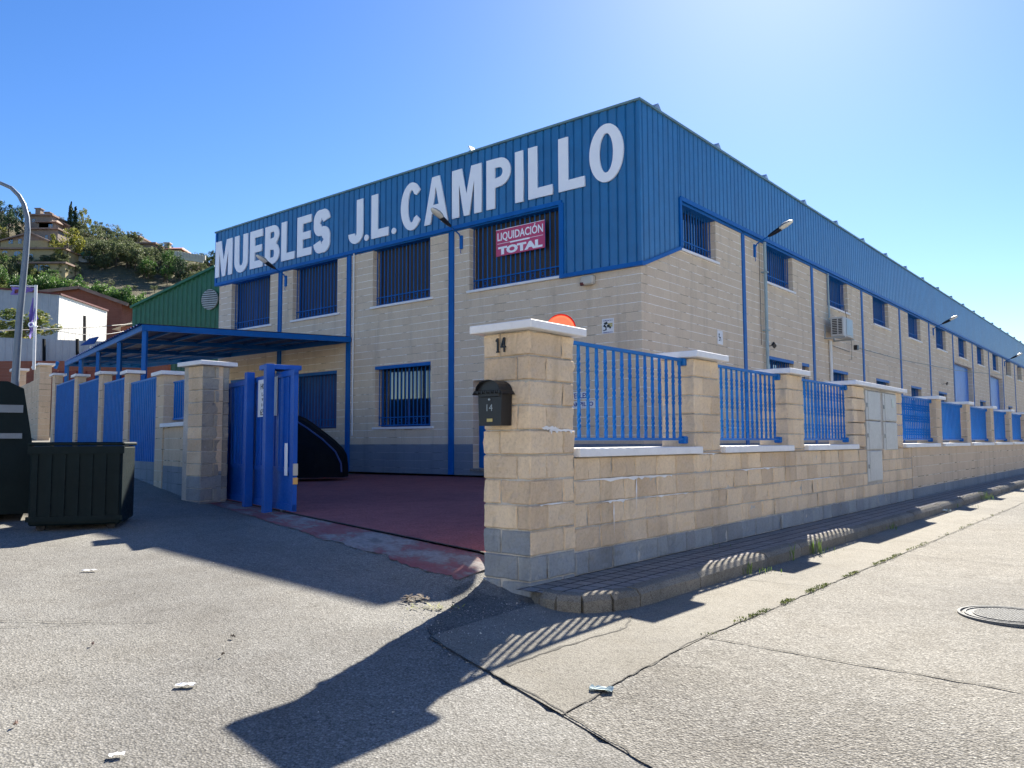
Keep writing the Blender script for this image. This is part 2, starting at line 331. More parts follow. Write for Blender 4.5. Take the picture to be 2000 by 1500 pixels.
def terrmat():
    m,nt,b=newmat('hillside'); tc=N(nt,'TexCoord').outputs['Object']; n=noi(nt,tc,.09,8,.65); f=noi(nt,tc,1.1,6,.7)
    c=ramp(nt,n,[(.38,(.06,.07,.03)),(.52,(.12,.105,.06)),(.66,(.22,.165,.11))]); c=mix(nt,.5,c,ramp(nt,f,[(.3,(.035,.045,.02)),(.55,(.13,.11,.065)),(.8,(.24,.2,.13))]))
    nt.links.new(c,b.inputs['Base Color']); b.inputs['Roughness'].default_value=1; nt.links.new(bump(nt,f,1,.6),b.inputs['Normal']); return m
M['hill']=terrmat()
# ---------------------------------------------------------------- terrain height
def sm(t): t=max(0,min(1,t)); return t*t*(3-2*t)
def gz(x,y):
    p=Vector((x,y)); d=p-P0; a=d.dot(Rd); b=d.dot(Ld)
    z=-1.21+.03*max(-12,min(b,8))+.06*max(0,min(b-8,40))+.028*max(-14,min(a,0))
    if b<0: z-=.035*sm(-b/.8)*sm((a+1.2)/1.2); z+=.05*max(b,-6)*sm(-a/1.8)
    e=p-T0; t=e.dot(Td); o=e.dot(Tn)
    if -1.2<t<9.5 and o<1.2:
        k=max(0,min(1,(1-o/.75)))**1.3*sm((t+1.0)/.7)*sm((9.5-t)/1.5)*sm((b-.02)/.8); z=z+(-.965-z)*k
    return z
def yz(x,y):
    e=Vector((x,y))-T0; o=-e.dot(Tn); return -.965+.165*min(1,max(0,o)/9.5)
def loc2(org,xd,a,b):
    yd=Vector((-xd.y,xd.x)); return org+xd*a+yd*b
def sheet(name,mat,fn,nu,nv,kind='structure',thick=0):
    "grid surface from fn(u,v)->(x,y,z)"
    m=MB(); vs=[]
    for j in range(nv+1):
        for i in range(nu+1): vs.append(fn(i/nu,j/nv))
    m.v=[tuple(v) for v in vs]
    for j in range(nv):
        for i in range(nu):
            a=j*(nu+1)+i; m.f.append((a,a+1,a+nu+2,a+nu+1)); m.m.append(0); m.c.append(None)
    o=m.build(name,mat,smooth=True); return tag(o,kind=kind)
# far ground
g=MB(); g.quad((-1500,-400,-2.6),(1500,-400,-2.6),(1500,1600,-2.6),(-1500,1600,-2.6)); tag(g.build('ground',M['hill']),kind='structure')
# main road (asphalt)
def rfn(u,v):
    x=-34+58*u; yy=-3+60*(v**1.35); z=gz(x,yy)
    p=Vector((x,yy)); e=p-T0; o=e.dot(Tn); dd=p-P0
    if o<-.15: z-=.25*min(1,(-.15-o)/.3)
    elif o<.30 and -.2<e.dot(Td)<9: z-=.05*min(1,(.30-o)/.1)
    bb=dd.dot(Ld)
    if bb<-.17 and dd.dot(Rd)>-1.24+.275*bb+.2: z-=.04
    return (x,yy,z)
sheet('road',M['asphalt'],rfn,260,280)
m=MB()
for i in range(20):
    for j in range(8):
        x0,x1,y0,y1=-40+4*i,-36+4*i,-35+4*j,-31+4*j
        m.quad(*[(x,y,gz(x,y)-.005) for x,y in ((x0,y0),(x1,y0),(x1,y1),(x0,y1))])
tag(m.build('road',M['asphalt']),kind='structure')
def aE(b): return -1.24+.275*b
# side street slabs
def sfn(u,v):
    b=-1.5-11*v; a=aE(b)+(90-aE(b))*(u**1.6); p=loc2(P0,Rd,a,b); return (p.x,p.y,gz(p.x,p.y)+.006)
sheet('side_street',M['slab'],sfn,150,24)
def gfn(u,v):
    b=-.17-1.33*v; a=aE(b)+(90-aE(b))*(u**1.6); p=loc2(P0,Rd,a,b); return (p.x,p.y,gz(p.x,p.y)+.010)
sheet('gutter',M['gutter'],gfn,150,10)
# pavement
def pfn(u,v):
    a=-.12+90*u; b=.02-.70*v
    if a<.9: b=.02-(.70-.55*(1-sm((a+.12)/.8)))*v
    p=loc2(P0,Rd,a,b); return (p.x,p.y,-1.125)
m=MB(); pv=[]
for i in range(0,181):
    a=-.16+(i*.05 if i<20 else 1.0+(i-20)*.56)
    w_=.65 if a>.7 else .65*math.sqrt(max(0.02,1-((.7-a)/.9)**2))
    pv.append((a,w_))
for (a0,w0),(a1,w1) in zip(pv,pv[1:]): m.quad((a0,-w0,-1.128),(a1,-w1,-1.128),(a1,.02,-1.128),(a0,.02,-1.128))
tag(m.build('pavement',M['tiles'],M=frame(P0,Rd)),kind='structure')
# kerb stones
kp=[(-.03,-.02),(-.17,-.20),(-.20,-.38),(-.10,-.56),(.12,-.69),(.42,-.75)]
rnd=random.Random(3)
a=.42
while a<80: a+=rnd.choice([.95,1.0,1.0,.5]) ; kp.append((a,-.75+rnd.uniform(-.006,.006)))
m=MB(); fr=frame(P0,Rd)
for (a0,b0),(a1,b1) in zip(kp,kp[1:]):
    d=Vector((a1-a0,b1-b0)); L=d.length; d.normalize(); nn=Vector((-d.y,d.x)) # towards pavement
    gap=.012 if a0>.3 else .028
    zt=-1.120+rnd.uniform(-.006,.006); prof=[(0.0,-1.34),(0.0,zt-.045),(.03,zt-.008),(.05,zt),(.14,zt+.002),(.16,zt-.02),(.16,-1.3)]
    steps=max(2,int(L/.12)); N0=len(m.v)
    for i in range(steps+1):
        s_=gap/2+(L-gap)*i/steps; e=.010 if i in (0,steps) else 0
        for (o_,z_) in prof:
            q=Vector((a0,b0))+d*s_+nn*(o_+e*(1 if o_<.08 else -1)); nz=noise.noise(Vector((q.x*6,q.y*6,z_*6)))*.006
            if a0<.4: nz*=2.2
            m.v.append((q.x+nn.x*nz,q.y+nn.y*nz,z_-e*.6*(z_>-1.2)+nz*.6))
    k=len(prof)
    for i in range(steps):
        for j in range(k-1):
            a_=N0+i*k+j; m.f.append((a_,a_+k,a_+k+1,a_+1)); m.m.append(0); m.c.append(None)
    m.f.append(tuple(N0+j for j in range(k))); m.f.append(tuple(N0+steps*k+j for j in reversed(range(k)))); m.m+=[0,0]; m.c+=[None,None]
tag(m.build('kerb',M['kerb'],M=fr),kind='structure')
# yard
def yfn(u,v):
    A=T0+Td*(-.62); B=T0+Td*21; Cq=loc2(Cc,Rd,.1,25); D=loc2(P0,Rd,9.75,.3)
    p=(A*(1-u)+B*u)*(1-v)+(D*(1-u)+Cq*u)*v; return (p.x,p.y,yz(p.x,p.y)+.004)
sheet('yard',M['yard'],yfn,40,30)
m=MB(); m.quad((.55,.3,-1.0),(70,.3,-.95),(70,4.6,-.812),(.55,4.6,-.9)); 
m2=MB()
for i in range(40):
    a0=9.4+i*1.6; a1=a0+1.6; m2.quad((a0,.3,-.83),(a1,.3,-.83),(a1,4.6,-.805),(a0,4.6,-.805))
tag(m2.build('yard_strip',M['concrete'],M=frame(P0,Rd)),kind='structure')
# apron between street and gate track
def afn(u,v):
    t=-.30+9.3*u; wd=.40+.05*noise.noise(Vector((t*1.3,0,0)))+.05*noise.noise(Vector((t*5,3,0)))+.03*noise.noise(Vector((t*15,3,0)))
    p=T0+Td*t+Tn*(wd*v+.03); return (p.x,p.y,gz(p.x,p.y)+.006)
sheet('apron',M['apron'],afn,200,8)
m=MB()
for i in range(60):
    t0=-.55+i*.18;t1=t0+.18
    a_=T0+Td*t0;b_=T0+Td*t1
    m.quad((a_.x+Tn.x*.035,a_.y+Tn.y*.035,-.952),(b_.x+Tn.x*.035,b_.y+Tn.y*.035,-.952),(b_.x,b_.y,-.952),(a_.x,a_.y,-.952))
tag(m.build('gate_track',M['seam']),kind='structure')
# road seams and cracks, with moss
def strip(pts,w_,name,mat,wob=.02,zoff=.0125,step=.04,seed=0):
    m=MB(); P=[]; 
    for (p,q) in zip(pts,pts[1:]):
        p=Vector(p);q=Vector(q);n=max(1,int((q-p).length/step))
        for i in range(n): P.append(p.lerp(q,i/n))
    P.append(Vector(pts[-1])); prev=None
    for i,p in enumerate(P):
        t=(P[min(i+1,len(P)-1)]-P[max(i-1,0)]).normalized(); nn=Vector((-t.y,t.x))
        o=wob*(noise.noise(Vector((p.x*1.3,p.y*1.3,seed)))+.5*noise.noise(Vector((p.x*5,p.y*5,seed+5)))+.35*noise.noise(Vector((p.x*17,p.y*17,seed+9))))
        ww=w_*(.35+1.1*abs(noise.noise(Vector((p.x*7,p.y*7,seed+20))))+.3*abs(noise.noise(Vector((p.x*31,p.y*31,seed+3)))))
        c=p+nn*o; l=c+nn*ww; r=c-nn*ww
        cur=((l.x,l.y,gz(l.x,l.y)+zoff),(r.x,r.y,gz(r.x,r.y)+zoff))
        if prev: m.quad(prev[1],cur[1],cur[0],prev[0])
        prev=cur
    return m
def ab(a,b): p=loc2(P0,Rd,a,b); return (p.x,p.y)
seams=[([ab(aE(-.17),-.17),ab(aE(-1.5),-1.5),ab(aE(-4.5),-4.5)],.0055),([ab(aE(-1.5),-1.5),ab(3,-1.5),ab(9,-1.52),ab(30,-1.5)],.006),
 ([ab(-.05,-1.5),ab(.1,-3.3),ab(.3,-5.2)],.010),([ab(4.9,-1.5),ab(5.0,-3.5),ab(5.2,-6)],.007),([ab(9.9,-1.5),ab(10.1,-6)],.008),
 ([ab(aE(-.5)+.03,-.9),ab(-.7,-.95),ab(-.2,-.98),ab(.1,-.85)],.012),([ab(2.1,-.85),ab(2.2,-1.5)],.004),([ab(4.9,-.85),ab(4.95,-1.5)],.005)]
m=MB()
for i,(pts,w_) in enumerate(seams):
    s=strip(pts,w_,'',None,seed=i*7.3,wob=.035); n=len(m.v); m.v+=s.v; m.f+=[tuple(n+k for k in f) for f in s.f]; m.m+=s.m; m.c+=s.c
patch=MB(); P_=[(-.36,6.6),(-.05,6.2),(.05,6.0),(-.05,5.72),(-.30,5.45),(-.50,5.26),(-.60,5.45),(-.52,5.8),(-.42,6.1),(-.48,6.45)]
for i in range(len(P_)):
    for k in range(6):
        pass
def inside(x,y,P):
    c=False
    for i in range(len(P)):
        x1,y1=P[i];x2,y2=P[i-1]
        if (y1>y)!=(y2>y) and x<(x2-x1)*(y-y1)/(y2-y1)+x1: c=not c
    return c
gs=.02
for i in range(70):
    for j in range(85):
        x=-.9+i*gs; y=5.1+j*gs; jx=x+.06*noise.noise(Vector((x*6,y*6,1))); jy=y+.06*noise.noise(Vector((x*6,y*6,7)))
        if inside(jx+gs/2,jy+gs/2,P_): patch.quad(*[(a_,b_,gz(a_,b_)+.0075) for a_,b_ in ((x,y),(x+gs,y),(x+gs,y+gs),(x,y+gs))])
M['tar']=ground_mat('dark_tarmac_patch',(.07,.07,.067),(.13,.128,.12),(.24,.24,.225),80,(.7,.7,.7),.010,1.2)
tag(patch.build('tarmac_patch',M['tar']),kind='structure')  # dark sheet kept within the pillar's shadow, deepening that shade by colour
for pts_,wd_ in (([(-4.2,5.75),(-3.5,5.6),(-2.9,5.62)],.005),([(-3.3,3.9),(-2.6,4.3),(-2.3,5.0)],.002),([(.5,3.6),(.9,3.1),(1.6,2.6)],.003),([(2.1,4.6),(2.6,4.3),(3.4,4.35)],.002)):
    s=strip(pts_,wd_,'',None,zoff=.010,wob=.05,seed=pts_[0][0]); n=len(m.v); m.v+=s.v; m.f+=[tuple(n+k for k in f) for f in s.f]; m.m+=s.m; m.c+=s.c
s=strip([(-3.5,5.45),(-2.8,5.55),(-2.4,5.6)],.004,'',None,zoff=.008); n=len(m.v); m.v+=s.v; m.f+=[tuple(n+k for k in f) for f in s.f]; m.m+=s.m; m.c+=s.c
tag(m.build('road_seams',M['seam']),kind='structure')
def tuft(m,p,n,h,sp,rr,lean=.6,wd=.006):
    for i in range(n):
        b=Vector(p)+Vector((rr.gauss(0,sp),rr.gauss(0,sp),0)); a=rr.uniform(0,6.28); hh=h*rr.uniform(.4,1); d=Vector((math.cos(a),math.sin(a),0)); tip=b+d*hh*lean*rr.uniform(.2,1)+Vector((0,0,hh)); sd_=Vector((-d.y,d.x,0))*wd*rr.uniform(.6,1.4)
        mid=(b+tip)/2+Vector((0,0,hh*.15)); c=rr.random()
        m.quad(b-sd_*.6,b+sd_*.6,mid+sd_,mid-sd_,0,c); m.poly([mid-sd_,mid+sd_,tip],0,c)
rr=random.Random(11); m=MB()
for i in range(420):
    a=rr.choice([rr.gauss(1.2,.35),rr.gauss(2.3,.5),rr.gauss(4,.8),rr.uniform(-.4,12)]); p=ab(a,-1.5+rr.gauss(0,.012)); n_=noise.noise(Vector((a*2.1,0,4)))
    if n_<-.1: continue
    tuft(m,(p[0],p[1],gz(*p)+.018),5,.016,.012,rr,1.0,.004)
tag(m.build('moss',M['moss']),'low green moss growing along the gutter seam of the side street','moss',kind='stuff')
weeds=[(4.15,-.79,22,.21,.035),(3.45,-.79,7,.24,.02),(2.35,-.78,12,.13,.025),(2.6,-.82,16,.05,.07),(7.3,-.79,22,.10,.08),(14.5,-.79,34,.22,.12),(4.4,-.82,14,.07,.08),(3.0,-.02,12,.05,.1),(12,-.79,14,.09,.1)]
wl=['tall thin weed clump at the kerb foot','sparse tall grass stalks at the kerb, left of the leafy clump','dark weed in a kerb joint near the nearest road shadow','short grass tuft in the gutter beside the dark kerb weed','low spreading weed at the kerb by the meter cabinet','bushy pale grass far along the kerb','small tuft beside the tall kerb weed','tiny weed where the boundary wall meets the pavement','short weed clump far along the kerb before the pale grass']
for (a,b,n_,h,sp),lb in zip(weeds,wl):
    m=MB(); p=ab(a,b); z=gz(*p)+.018 if b<-.5 else -1.12; tuft(m,(0,0,0),n_,h,sp,rr,.45,.005)
    tag(m.build('weed',M['weed'],M=Matrix.Translation((*p,z))),lb,'weed','weeds along the kerb')
# litter
def flake(name,mat,px,py,w_,d_,label,cat,rot=0,curl=.01,zo=.012):
    r=ray(px,py); z=-1.3; 
    for _ in range(6): p=r*(z/r.z); z=gz(p.x,p.y)
    rr=random.Random(int(px)); m=MB(); n=6
    g=[[(w_*(i/n-.5)*(1-.2*abs(j/n-.5)*rr.uniform(.5,1.5)),d_*(j/n-.5)*(.86+.14*math.sin(i*1.9+px)),zo+curl*noise.noise(Vector((i*.6,j*.6,px)))+curl*.5) for i in range(n+1)] for j in range(n+1)]
    for j in range(n):
        for i in range(n): m.quad(g[j][i],g[j][i+1],g[j+1][i+1],g[j+1][i])
    o=m.build(name,mat,M=Matrix.Translation(p)@Matrix.Rotation(rot,4,'Z')); tag(o,label,cat); return o
M['mask']=paint('pale_cyan_fabric',(.50,.58,.56),.8,.1,scale=30)
flake('face_mask',M['mask'],1175,1352,.135,.075,'pale blue crumpled face mask lying on the side street','face mask',-.3,.022,.012)
flake('paper_scrap',M['white'],362,1343,.105,.05,'white torn paper scrap on the asphalt left of the pillar shadow','paper',.1,.012)
flake('paper_scrap',M['white'],228,1480,.065,.04,'small white paper scrap near the bottom left of the road','paper',.4,.01)
flake('paper_scrap',M['white'],175,1117,.13,.05,'thin white paper strip on the asphalt in front of the dark container','paper',.2,.012)
flake('paper_scrap',M['pvc'],180,1024,.2,.08,'pale paper scrap at the foot of the dark container','paper',.2,.012)
flake('paper_scrap',M['mask'],1845,1001,.22,.12,'bluish white plastic scrap in the gutter beside the kerb','litter',.2,.06)
for px,py,lb in ((181,1263,'brown curled leaf on the open asphalt'),(30,1421,'reddish dry leaf at the bottom left of the road'),(435,1284,'small dark twig lying between the two big shadows'),(455,1248,'black pebble lying on the asphalt above the dark twig')):
    flake('dry_leaf' if 'leaf' in lb else 'twig' if 'twig' in lb else 'pebble',M['tile'] if 'leaf' in lb else M['bark'],px,py,.035,.014,lb,'leaf' if 'leaf' in lb else 'twig' if 'twig' in lb else 'pebble',px,.02)
m=MB(); rr=random.Random(5); 
for i in range(46):
    c=Vector((rr.gauss(0,.05),rr.gauss(0,.035),.02+rr.random()*.02)); a=rr.uniform(0,6.28); d=Vector((math.cos(a),math.sin(a),rr.uniform(-.3,.3)))*rr.uniform(.01,.035); e=d.cross(Vector((0,0,1)))*.5
    m.quad(c-d-e*.4,c+d-e*.2,c+d+e,c-d+e)
r=ray(806,1182); p=r*(-1.24/r.z); tag(m.build('leaf_litter',M['bark'],M=Matrix.Translation((p.x,p.y,gz(p.x,p.y)))),'dark clump of dead leaves on the sunlit strip left of the gate pillar','leaves')
m=MB(); rr=random.Random(8)
for i in range(30):
    c=Vector((rr.gauss(0,.10),rr.gauss(0,.05),.015+rr.random()*.01)); a=rr.uniform(0,6.28); d=Vector((math.cos(a),math.sin(a),rr.uniform(-.3,.3)))*rr.uniform(.01,.03); e=d.cross(Vector((0,0,1)))*.4
    m.quad(c-d-e*.4,c+d-e*.2,c+d+e,c-d+e,0,rr.random())
r=ray(845,1198); p=r*(-1.25/r.z); tag(m.build('leaf_litter',M['lyellow'],M=Matrix.Translation((p.x,p.y,gz(p.x,p.y)))),'scattered yellowish dry leaves beside the edge of the pillar shadow','leaves')
# loose grit on sheltered spots
m=MB(); rr=random.Random(21)
def stone(m,p,s,rr):
    bm=[Vector((rr.uniform(-1,1),rr.uniform(-1,1),rr.uniform(-.5,.8))).normalized()*s*rr.uniform(.6,1) for _ in range(4)]
    q=[Vector(p)+b for b in bm]; c=rr.random()
    for t in ((0,1,2),(0,2,3),(0,3,1),(1,3,2)): m.poly([q[i] for i in t],0,c)
for i in range(1500):
    k=rr.random()
    if k<.45: a=rr.uniform(-1.5,.2); b=rr.gauss(-.1,.35); 
    elif k<.75: a=rr.uniform(0,12); b=-.86-abs(rr.gauss(0,.05))
    else: a=rr.uniform(-6,6); b=rr.uniform(-4,5)
    if a>-.2 and b>-.8: continue
    if -.05<b and a>0: continue
    p=ab(a,b)
    if (Vector(p)-T0).dot(Tn)<.02: continue
    stone(m,(*p,gz(*p)+.018),rr.uniform(.003,.008)*(2 if rr.random()<.04 else 1),rr)
tag(m.build('grit',M['mortar']),'loose pale grit scattered on the road near the kerb and gate pillar','grit',kind='stuff')
# manhole cover
mh=ray(1972,1208); p=mh*(-1.27/mh.z); p=mh*(gz(p.x,p.y)/mh.z); zz=gz(p.x,p.y)+.016
root=empty('manhole_cover',Matrix.Translation((p.x,p.y,zz))); tag(root,'round grey iron manhole cover with a grid pattern in the side street','manhole cover')
m=MB(); nn=48
def ring(m,r0,r1,z0,z1,n=48):
    for i in range(n):
        a0=2*math.pi*i/n;a1=2*math.pi*(i+1)/n; c0,s0,c1,s1=math.cos(a0),math.sin(a0),math.cos(a1),math.sin(a1)
        m.quad((r0*c0,r0*s0,z1),(r1*c0,r1*s0,z1),(r1*c1,r1*s1,z1),(r0*c1,r0*s1,z1))
        m.quad((r1*c0,r1*s0,z0),(r1*c1,r1*s1,z0),(r1*c1,r1*s1,z1),(r1*c0,r1*s0,z1)); m.quad((r0*c1,r0*s1,z0),(r0*c0,r0*s0,z0),(r0*c0,r0*s0,z1),(r0*c1,r0*s1,z1))
ring(m,.325,.345,-.01,.012); m.build('frame',M['iron'],root)
m=MB(); m.disc((0,0,0),.312,(0,0,1),48,.008); ring(m,.285,.300,.0,.012); ring(m,.23,.242,.0,.012)
for i in range(-9,10):
    h=math.sqrt(max(0,.228**2-(i*.025)**2)); m.box(i*.025-.005,i*.025+.005,-h,h,.003,.012); m.box(-h,h,i*.025-.005,i*.025+.005,.003,.0115)
m.build('lid',M['iron'],root); m=MB(); m.disc((0,0,-.006),.324,(0,0,1),48,.004); m.build('gap',M['seam'],root)
# ---------------------------------------------------------------- split-face block walls
def blockbox(m,x0,x1,y0,y1,z0,z1,faces,rr,mat=0,res=.045,amp=.014,join=.011,matfn=None):
    "one rough split block: only the exposed faces (-x,-y,+x,+y)"
    dims={'-x':(1,y0,y1),'+x':(1,y0,y1),'-y':(0,x0,x1),'+y':(0,x0,x1)}
    nrm={'-x':(-1,0),'+x':(1,0),'-y':(0,-1),'+y':(0,1)}
    off=rr.uniform(-.004,.006); seed=rr.uniform(0,50); tint=rr.random(); idx={}
    def params(l,h):
        n=max(2,round((h-l-2*join)/res)); return [l]+[l+join+(h-l-2*join)*i/n for i in range(n+1)]+[h]
    zs=params(z0,z1)
    for fc in faces:
        ax,l,h=dims[fc]; ps=params(l,h); grid=[]
        for j,z in enumerate(zs):
            row=[]
            for i,p in enumerate(ps):
                x,y=((x0 if fc=='-x' else x1),p) if ax==1 else (p,(y0 if fc=='-y' else y1))
                key=(round(x,4),round(y,4),round(z,4))
                if key not in idx:
                    touching=[f for f in faces if (f=='-x' and abs(x-x0)<1e-5) or (f=='+x' and abs(x-x1)<1e-5) or (f=='-y' and abs(y-y0)<1e-5) or (f=='+y' and abs(y-y1)<1e-5)]
                    edge=(j in (0,len(zs)-1)) or (i in (0,len(ps)-1) and len(touching)==1)
                    P=Vector((x,y,z)); d=off+amp*noise.noise(P*7+Vector((seed,0,0)))+amp*.6*noise.noise(P*19+Vector((seed,3,0)))+amp*.35*noise.noise(P*47)
                    if edge: d-=.013
                    sx=sum(nrm[f][0] for f in touching); sy=sum(nrm[f][1] for f in touching)
                    if len(touching)==2: d-=.006
                    idx[key]=len(m.v); m.v.append((x+sx*d,y+sy*d,z+(.002 if j==0 else -.002 if j==len(zs)-1 else 0)))
                row.append(idx[key])
            grid.append(row)
        for j in range(len(zs)-1):
            for i in range(len(ps)-1):
                q=(grid[j][i],grid[j][i+1],grid[j+1][i+1],grid[j+1][i])
                if fc in('-x','+y'): q=q[::-1]
                m.f.append(q); m.m.append(matfn(fc) if matfn else mat); m.c.append(tint)
FB=frame(P0,Rd)
wall=empty('boundary_wall',FB); tag(wall,'long tan split-block boundary wall with blue railings along the side street','wall')
rr=random.Random(42)
pillars=[(2.86,3.48),(5.55,6.15)]
nxt=[(14.27,14.8),(17.58,18.1),(21.05,21.55),(24.4,24.9)]
for k in range(12): nxt.append((27.75+3.35*k,28.25+3.35*k))
# wall body: near part as real blocks, to a = 12
m=MB(); courses=[(-1.33,-1.13,1),(-1.13,-.93,1),(-.93,-.73,0),(-.73,-.53,0),(-.53,-.33,0),(-.33,-.13,0)]
for ci,(z0,z1,gr) in enumerate(courses):
    x=.61+(.02 if ci%2 else .2)-.4*0; first=True; x0=.61
    x=x0+ (.20 if ci%2 else .40)
    while x0<12.0:
        x1=min(x,12.0)
        segs=[(x0,x1)]
        if x1-x0>.05 and not (x1>9.02 and x0<9.98 and z0<-.13 and z1>-.60) :
            blockbox(m,x0+.003,x1-.003,0,.4,z0+.003,z1-.003,['-y'],rr,gr,res=.045 if x0<5 else .07)
        elif x1-x0>.05:
            if x0<9.02: blockbox(m,x0+.003,9.03,0,.4,z0+.003,z1-.003,['-y'],rr,gr,res=.07)
            if x1>9.97: blockbox(m,9.97,x1,0,.4,z0+.003,z1-.003,['-y'],rr,gr,res=.07)
        x0=x1; x=x0+rr.choice([.4,.4,.2,.4])
m.box(.4,12.05,.012,.385,-1.4,-.135,2)
m.build('wall_body',[M['block'],M['blockgrey'],M['mortar']],wall)
m=MB(); m.box(12.05,75,0,.4,-.93,-.13,0); m.box(12.05,75,-.004,.4,-1.4,-.93,1); m.build('wall_body',[M['fwall'],M['fwallg']],wall)
# gate pillar of real blocks
def cap(parent,x0,x1,y0,y1,z=.92,o=.085,t=.068):
    m=MB(); m.box(x0-o,x1+o,y0-o,y1+o,z,z+t,bev=.006)
    n=len(m.v); c=((x0+x1)/2,(y0+y1)/2); 
    return m.build('cap',M['white'],parent)
def pillar_real(x0,x1,y0,y1,zb,zt,faces,jx,jy,greymap):
    m=MB(); z=zt; k=0
    while z>zb+.01:
        zz=max(z-.2,zb); A=k%2
        fx=jx[A]; fy=jy[A]; lo,hi=zz+.003,z-.003
        mf=greymap(zz)
        # corner block
        blockbox(m,x0,x0+fx-.003,y0,y0+fy-.003,lo,hi,[f for f in('-x','-y') if f in faces],rr,res=.04,matfn=mf)
        if '-x' in faces: blockbox(m,x0,x0+.2,y0+fy+.003,y1,lo,hi,['-x','+y'],rr,res=.04,matfn=mf)
        if '-y' in faces: blockbox(m,x0+fx+.003,x1,y0,y0+.2,lo,hi,['-y','+x'],rr,res=.04,matfn=mf)
        z=zz; k+=1
    m.box(x0+.013,x1-.013,y0+.013,y1-.013,zb,zt,2); return m
m=pillar_real(0,.61,0,.49,-1.42,.90,('-x','-y'),(.45,.22),(.31,.13),lambda z:(lambda fc:1 if (z<-.95 or (z<-.72 and fc in('-x','+y'))) else 0))
gp=m.build('pillar',[M['block'],M['blockgrey'],M['mortar']],wall); gp['label']='tall end pillar beside the gate, with house number and mailbox'
cap(gp,0,.61,0,.49,.905)
m=MB(); m.box(.02,.59,.02,.47,.885,.906); m.build('mortar_bed',M['mortar'],gp)
for (x0,x1) in pillars:
    m=MB(); z=.90;k=0
    while z>-.12:
        zz=max(z-.2,-.13); fx=(.40,.2)[k%2]
        blockbox(m,x0,x0+fx,0,.4,zz+.003,z-.003,['-x','-y'],rr,res=.06); blockbox(m,x0+fx,x1,0,.4,zz+.003,z-.003,['-y','+x'],rr,res=.06); z=zz;k+=1
    m.box(x0+.013,x1-.013,.013,.4,-.13,.9,2); p=m.build('pillar',[M['block'],M['blockgrey'],M['mortar']],wall); cap(p,x0,x1,0,.4,.905)
# meter pillar with cabinets
m=MB(); z=.90;k=0
while z>-.12:
    zz=max(z-.2,-.13); xx=[8.41,8.81 if k%2 else 8.61,9.03]
    for i,(a0,a1) in enumerate(zip(xx,xx[1:])): blockbox(m,a0,a1,0,.4,zz+.003,z-.003,['-x','-y'] if i==0 else ['-y'],rr,res=.07)
    if zz<-.17 or True:
        xr=[10.99,11.43]; blockbox(m,10.99,11.43,0,.4,zz+.003,z-.003,['-y'],rr,res=.07)
    z=zz;k+=1
m.box(9.93,10.06,.0,.3,-.17,.9,2); m.box(9.03,10.99,.03,.38,-.69,.9,2); m.box(9.0,11.0,0,.3,.86,.9,2)
m.box(8.42,11.42,.1,.4,-.13,.9,2)
mp_=m.build('pillar',[M['block'],M['blockgrey'],M['mortar']],wall); mp_['label']='wide pillar holding the grey meter cabinets'; cap(mp_,8.41,11.43,0,.4,.905)
for (x0,x1,zs) in ((9.06,9.90,(-.69,-.155,.345,.86)),(10.08,10.96,(-.17,.345,.86))):
    for i,(z0,z1) in enumerate(zip(zs,zs[1:])):
        m=MB(); m.box(x0,x1,-.012,.04,z0+.008,z1-.008,bev=.006); m.box(x0+.12,x1-.012,-.02,0,z0+.02,z1-.02,bev=.004)
        d=m.build('meter_door',M['meter'],mp_); m=MB(); m.box(x0+.03,x0+.085,-.03,-.01,(z0+z1)/2-.035,(z0+z1)/2+.035,bev=.004); m.build('lock',M['grey'],d)
        if x0>10 and i==1: m=MB(); m.box(x1-.33,x1-.2,-.025,-.015,z1-.26,z1-.1,bev=.003); m.build('viewing_pane',M['grey'],d)
m=MB(); m.box(8.5,11.3,-.004,.02,-1.1,-1.09); 
for i,(x0,x1) in enumerate(nxt):
    m=MB(); m.box(x0,x1,0,.4,-.13,.905); p=m.build('pillar',M['fwall'],wall); cap(p,x0,x1,0,.4,.905)
gaps=[(.61,2.86),(3.48,5.55),(6.15,8.41),(11.43,14.27)]+[(a[1],b[0]) for a,b in zip(nxt,nxt[1:])]
for gi,(x0,x1) in enumerate(gaps):
    m=MB(); m.box(x0+.012,x1+.07,-.055,-.0135,-.128,-.052,bev=.006); m.box(x0+.012,x1-.012,-.0135,.42,-.128,-.052); m.build('sill',M['white'],wall)
    m=MB(); L=x1-x0; n=round((L-.1)/.146); s0=(L-(n-1)*.146)/2
    m.box(x0+.02,x1-.02,.10,.14,.865,.895); m.box(x0+.02,x1-.02,.10,.14,.015,.04)
    near=gi<4
    for i in range(n):
        x=x0+s0+i*.146
        if near:
            zs=[.04,.10]+[.10+.02*j for j in range(1,9)]+[.33,.38]+[.38+.02*j for j in range(1,8)]+[.60]+[.60+.02*j for j in range(1,9)]+[.865]
            N0=len(m.v); ang=math.pi/4; last=None
            for z in zs:
                tw=(.10<z<=.27) or (.38<z<=.53) or (.60<z<=.77)
                if tw: ang+=math.pi/5
                hw=.0125*(1.414) *(1.08 if tw else 1)
                for q in range(4): m.v.append((x+hw*math.cos(ang+q*math.pi/2),.12+hw*math.sin(ang+q*math.pi/2),z))
            for j in range(len(zs)-1):
                for q in range(4): m.f.append((N0+j*4+q,N0+j*4+(q+1)%4,N0+j*4+4+(q+1)%4,N0+j*4+4+q)); m.m.append(0); m.c.append(None)
        else: m.box(x-.0125,x+.0125,.108,.133,.04,.865)
    rl=m.build('railing',M['rail'],wall)
    m=MB()
    for xx,sx in ((x0,1),(x1,-1)):
        for z in (.85,.01): m.box(min(xx,xx+sx*.07),max(xx,xx+sx*.07),.08,.17,z-.03,z+.05,bev=.01)
    m.build('bracket',M['rail'],rl)
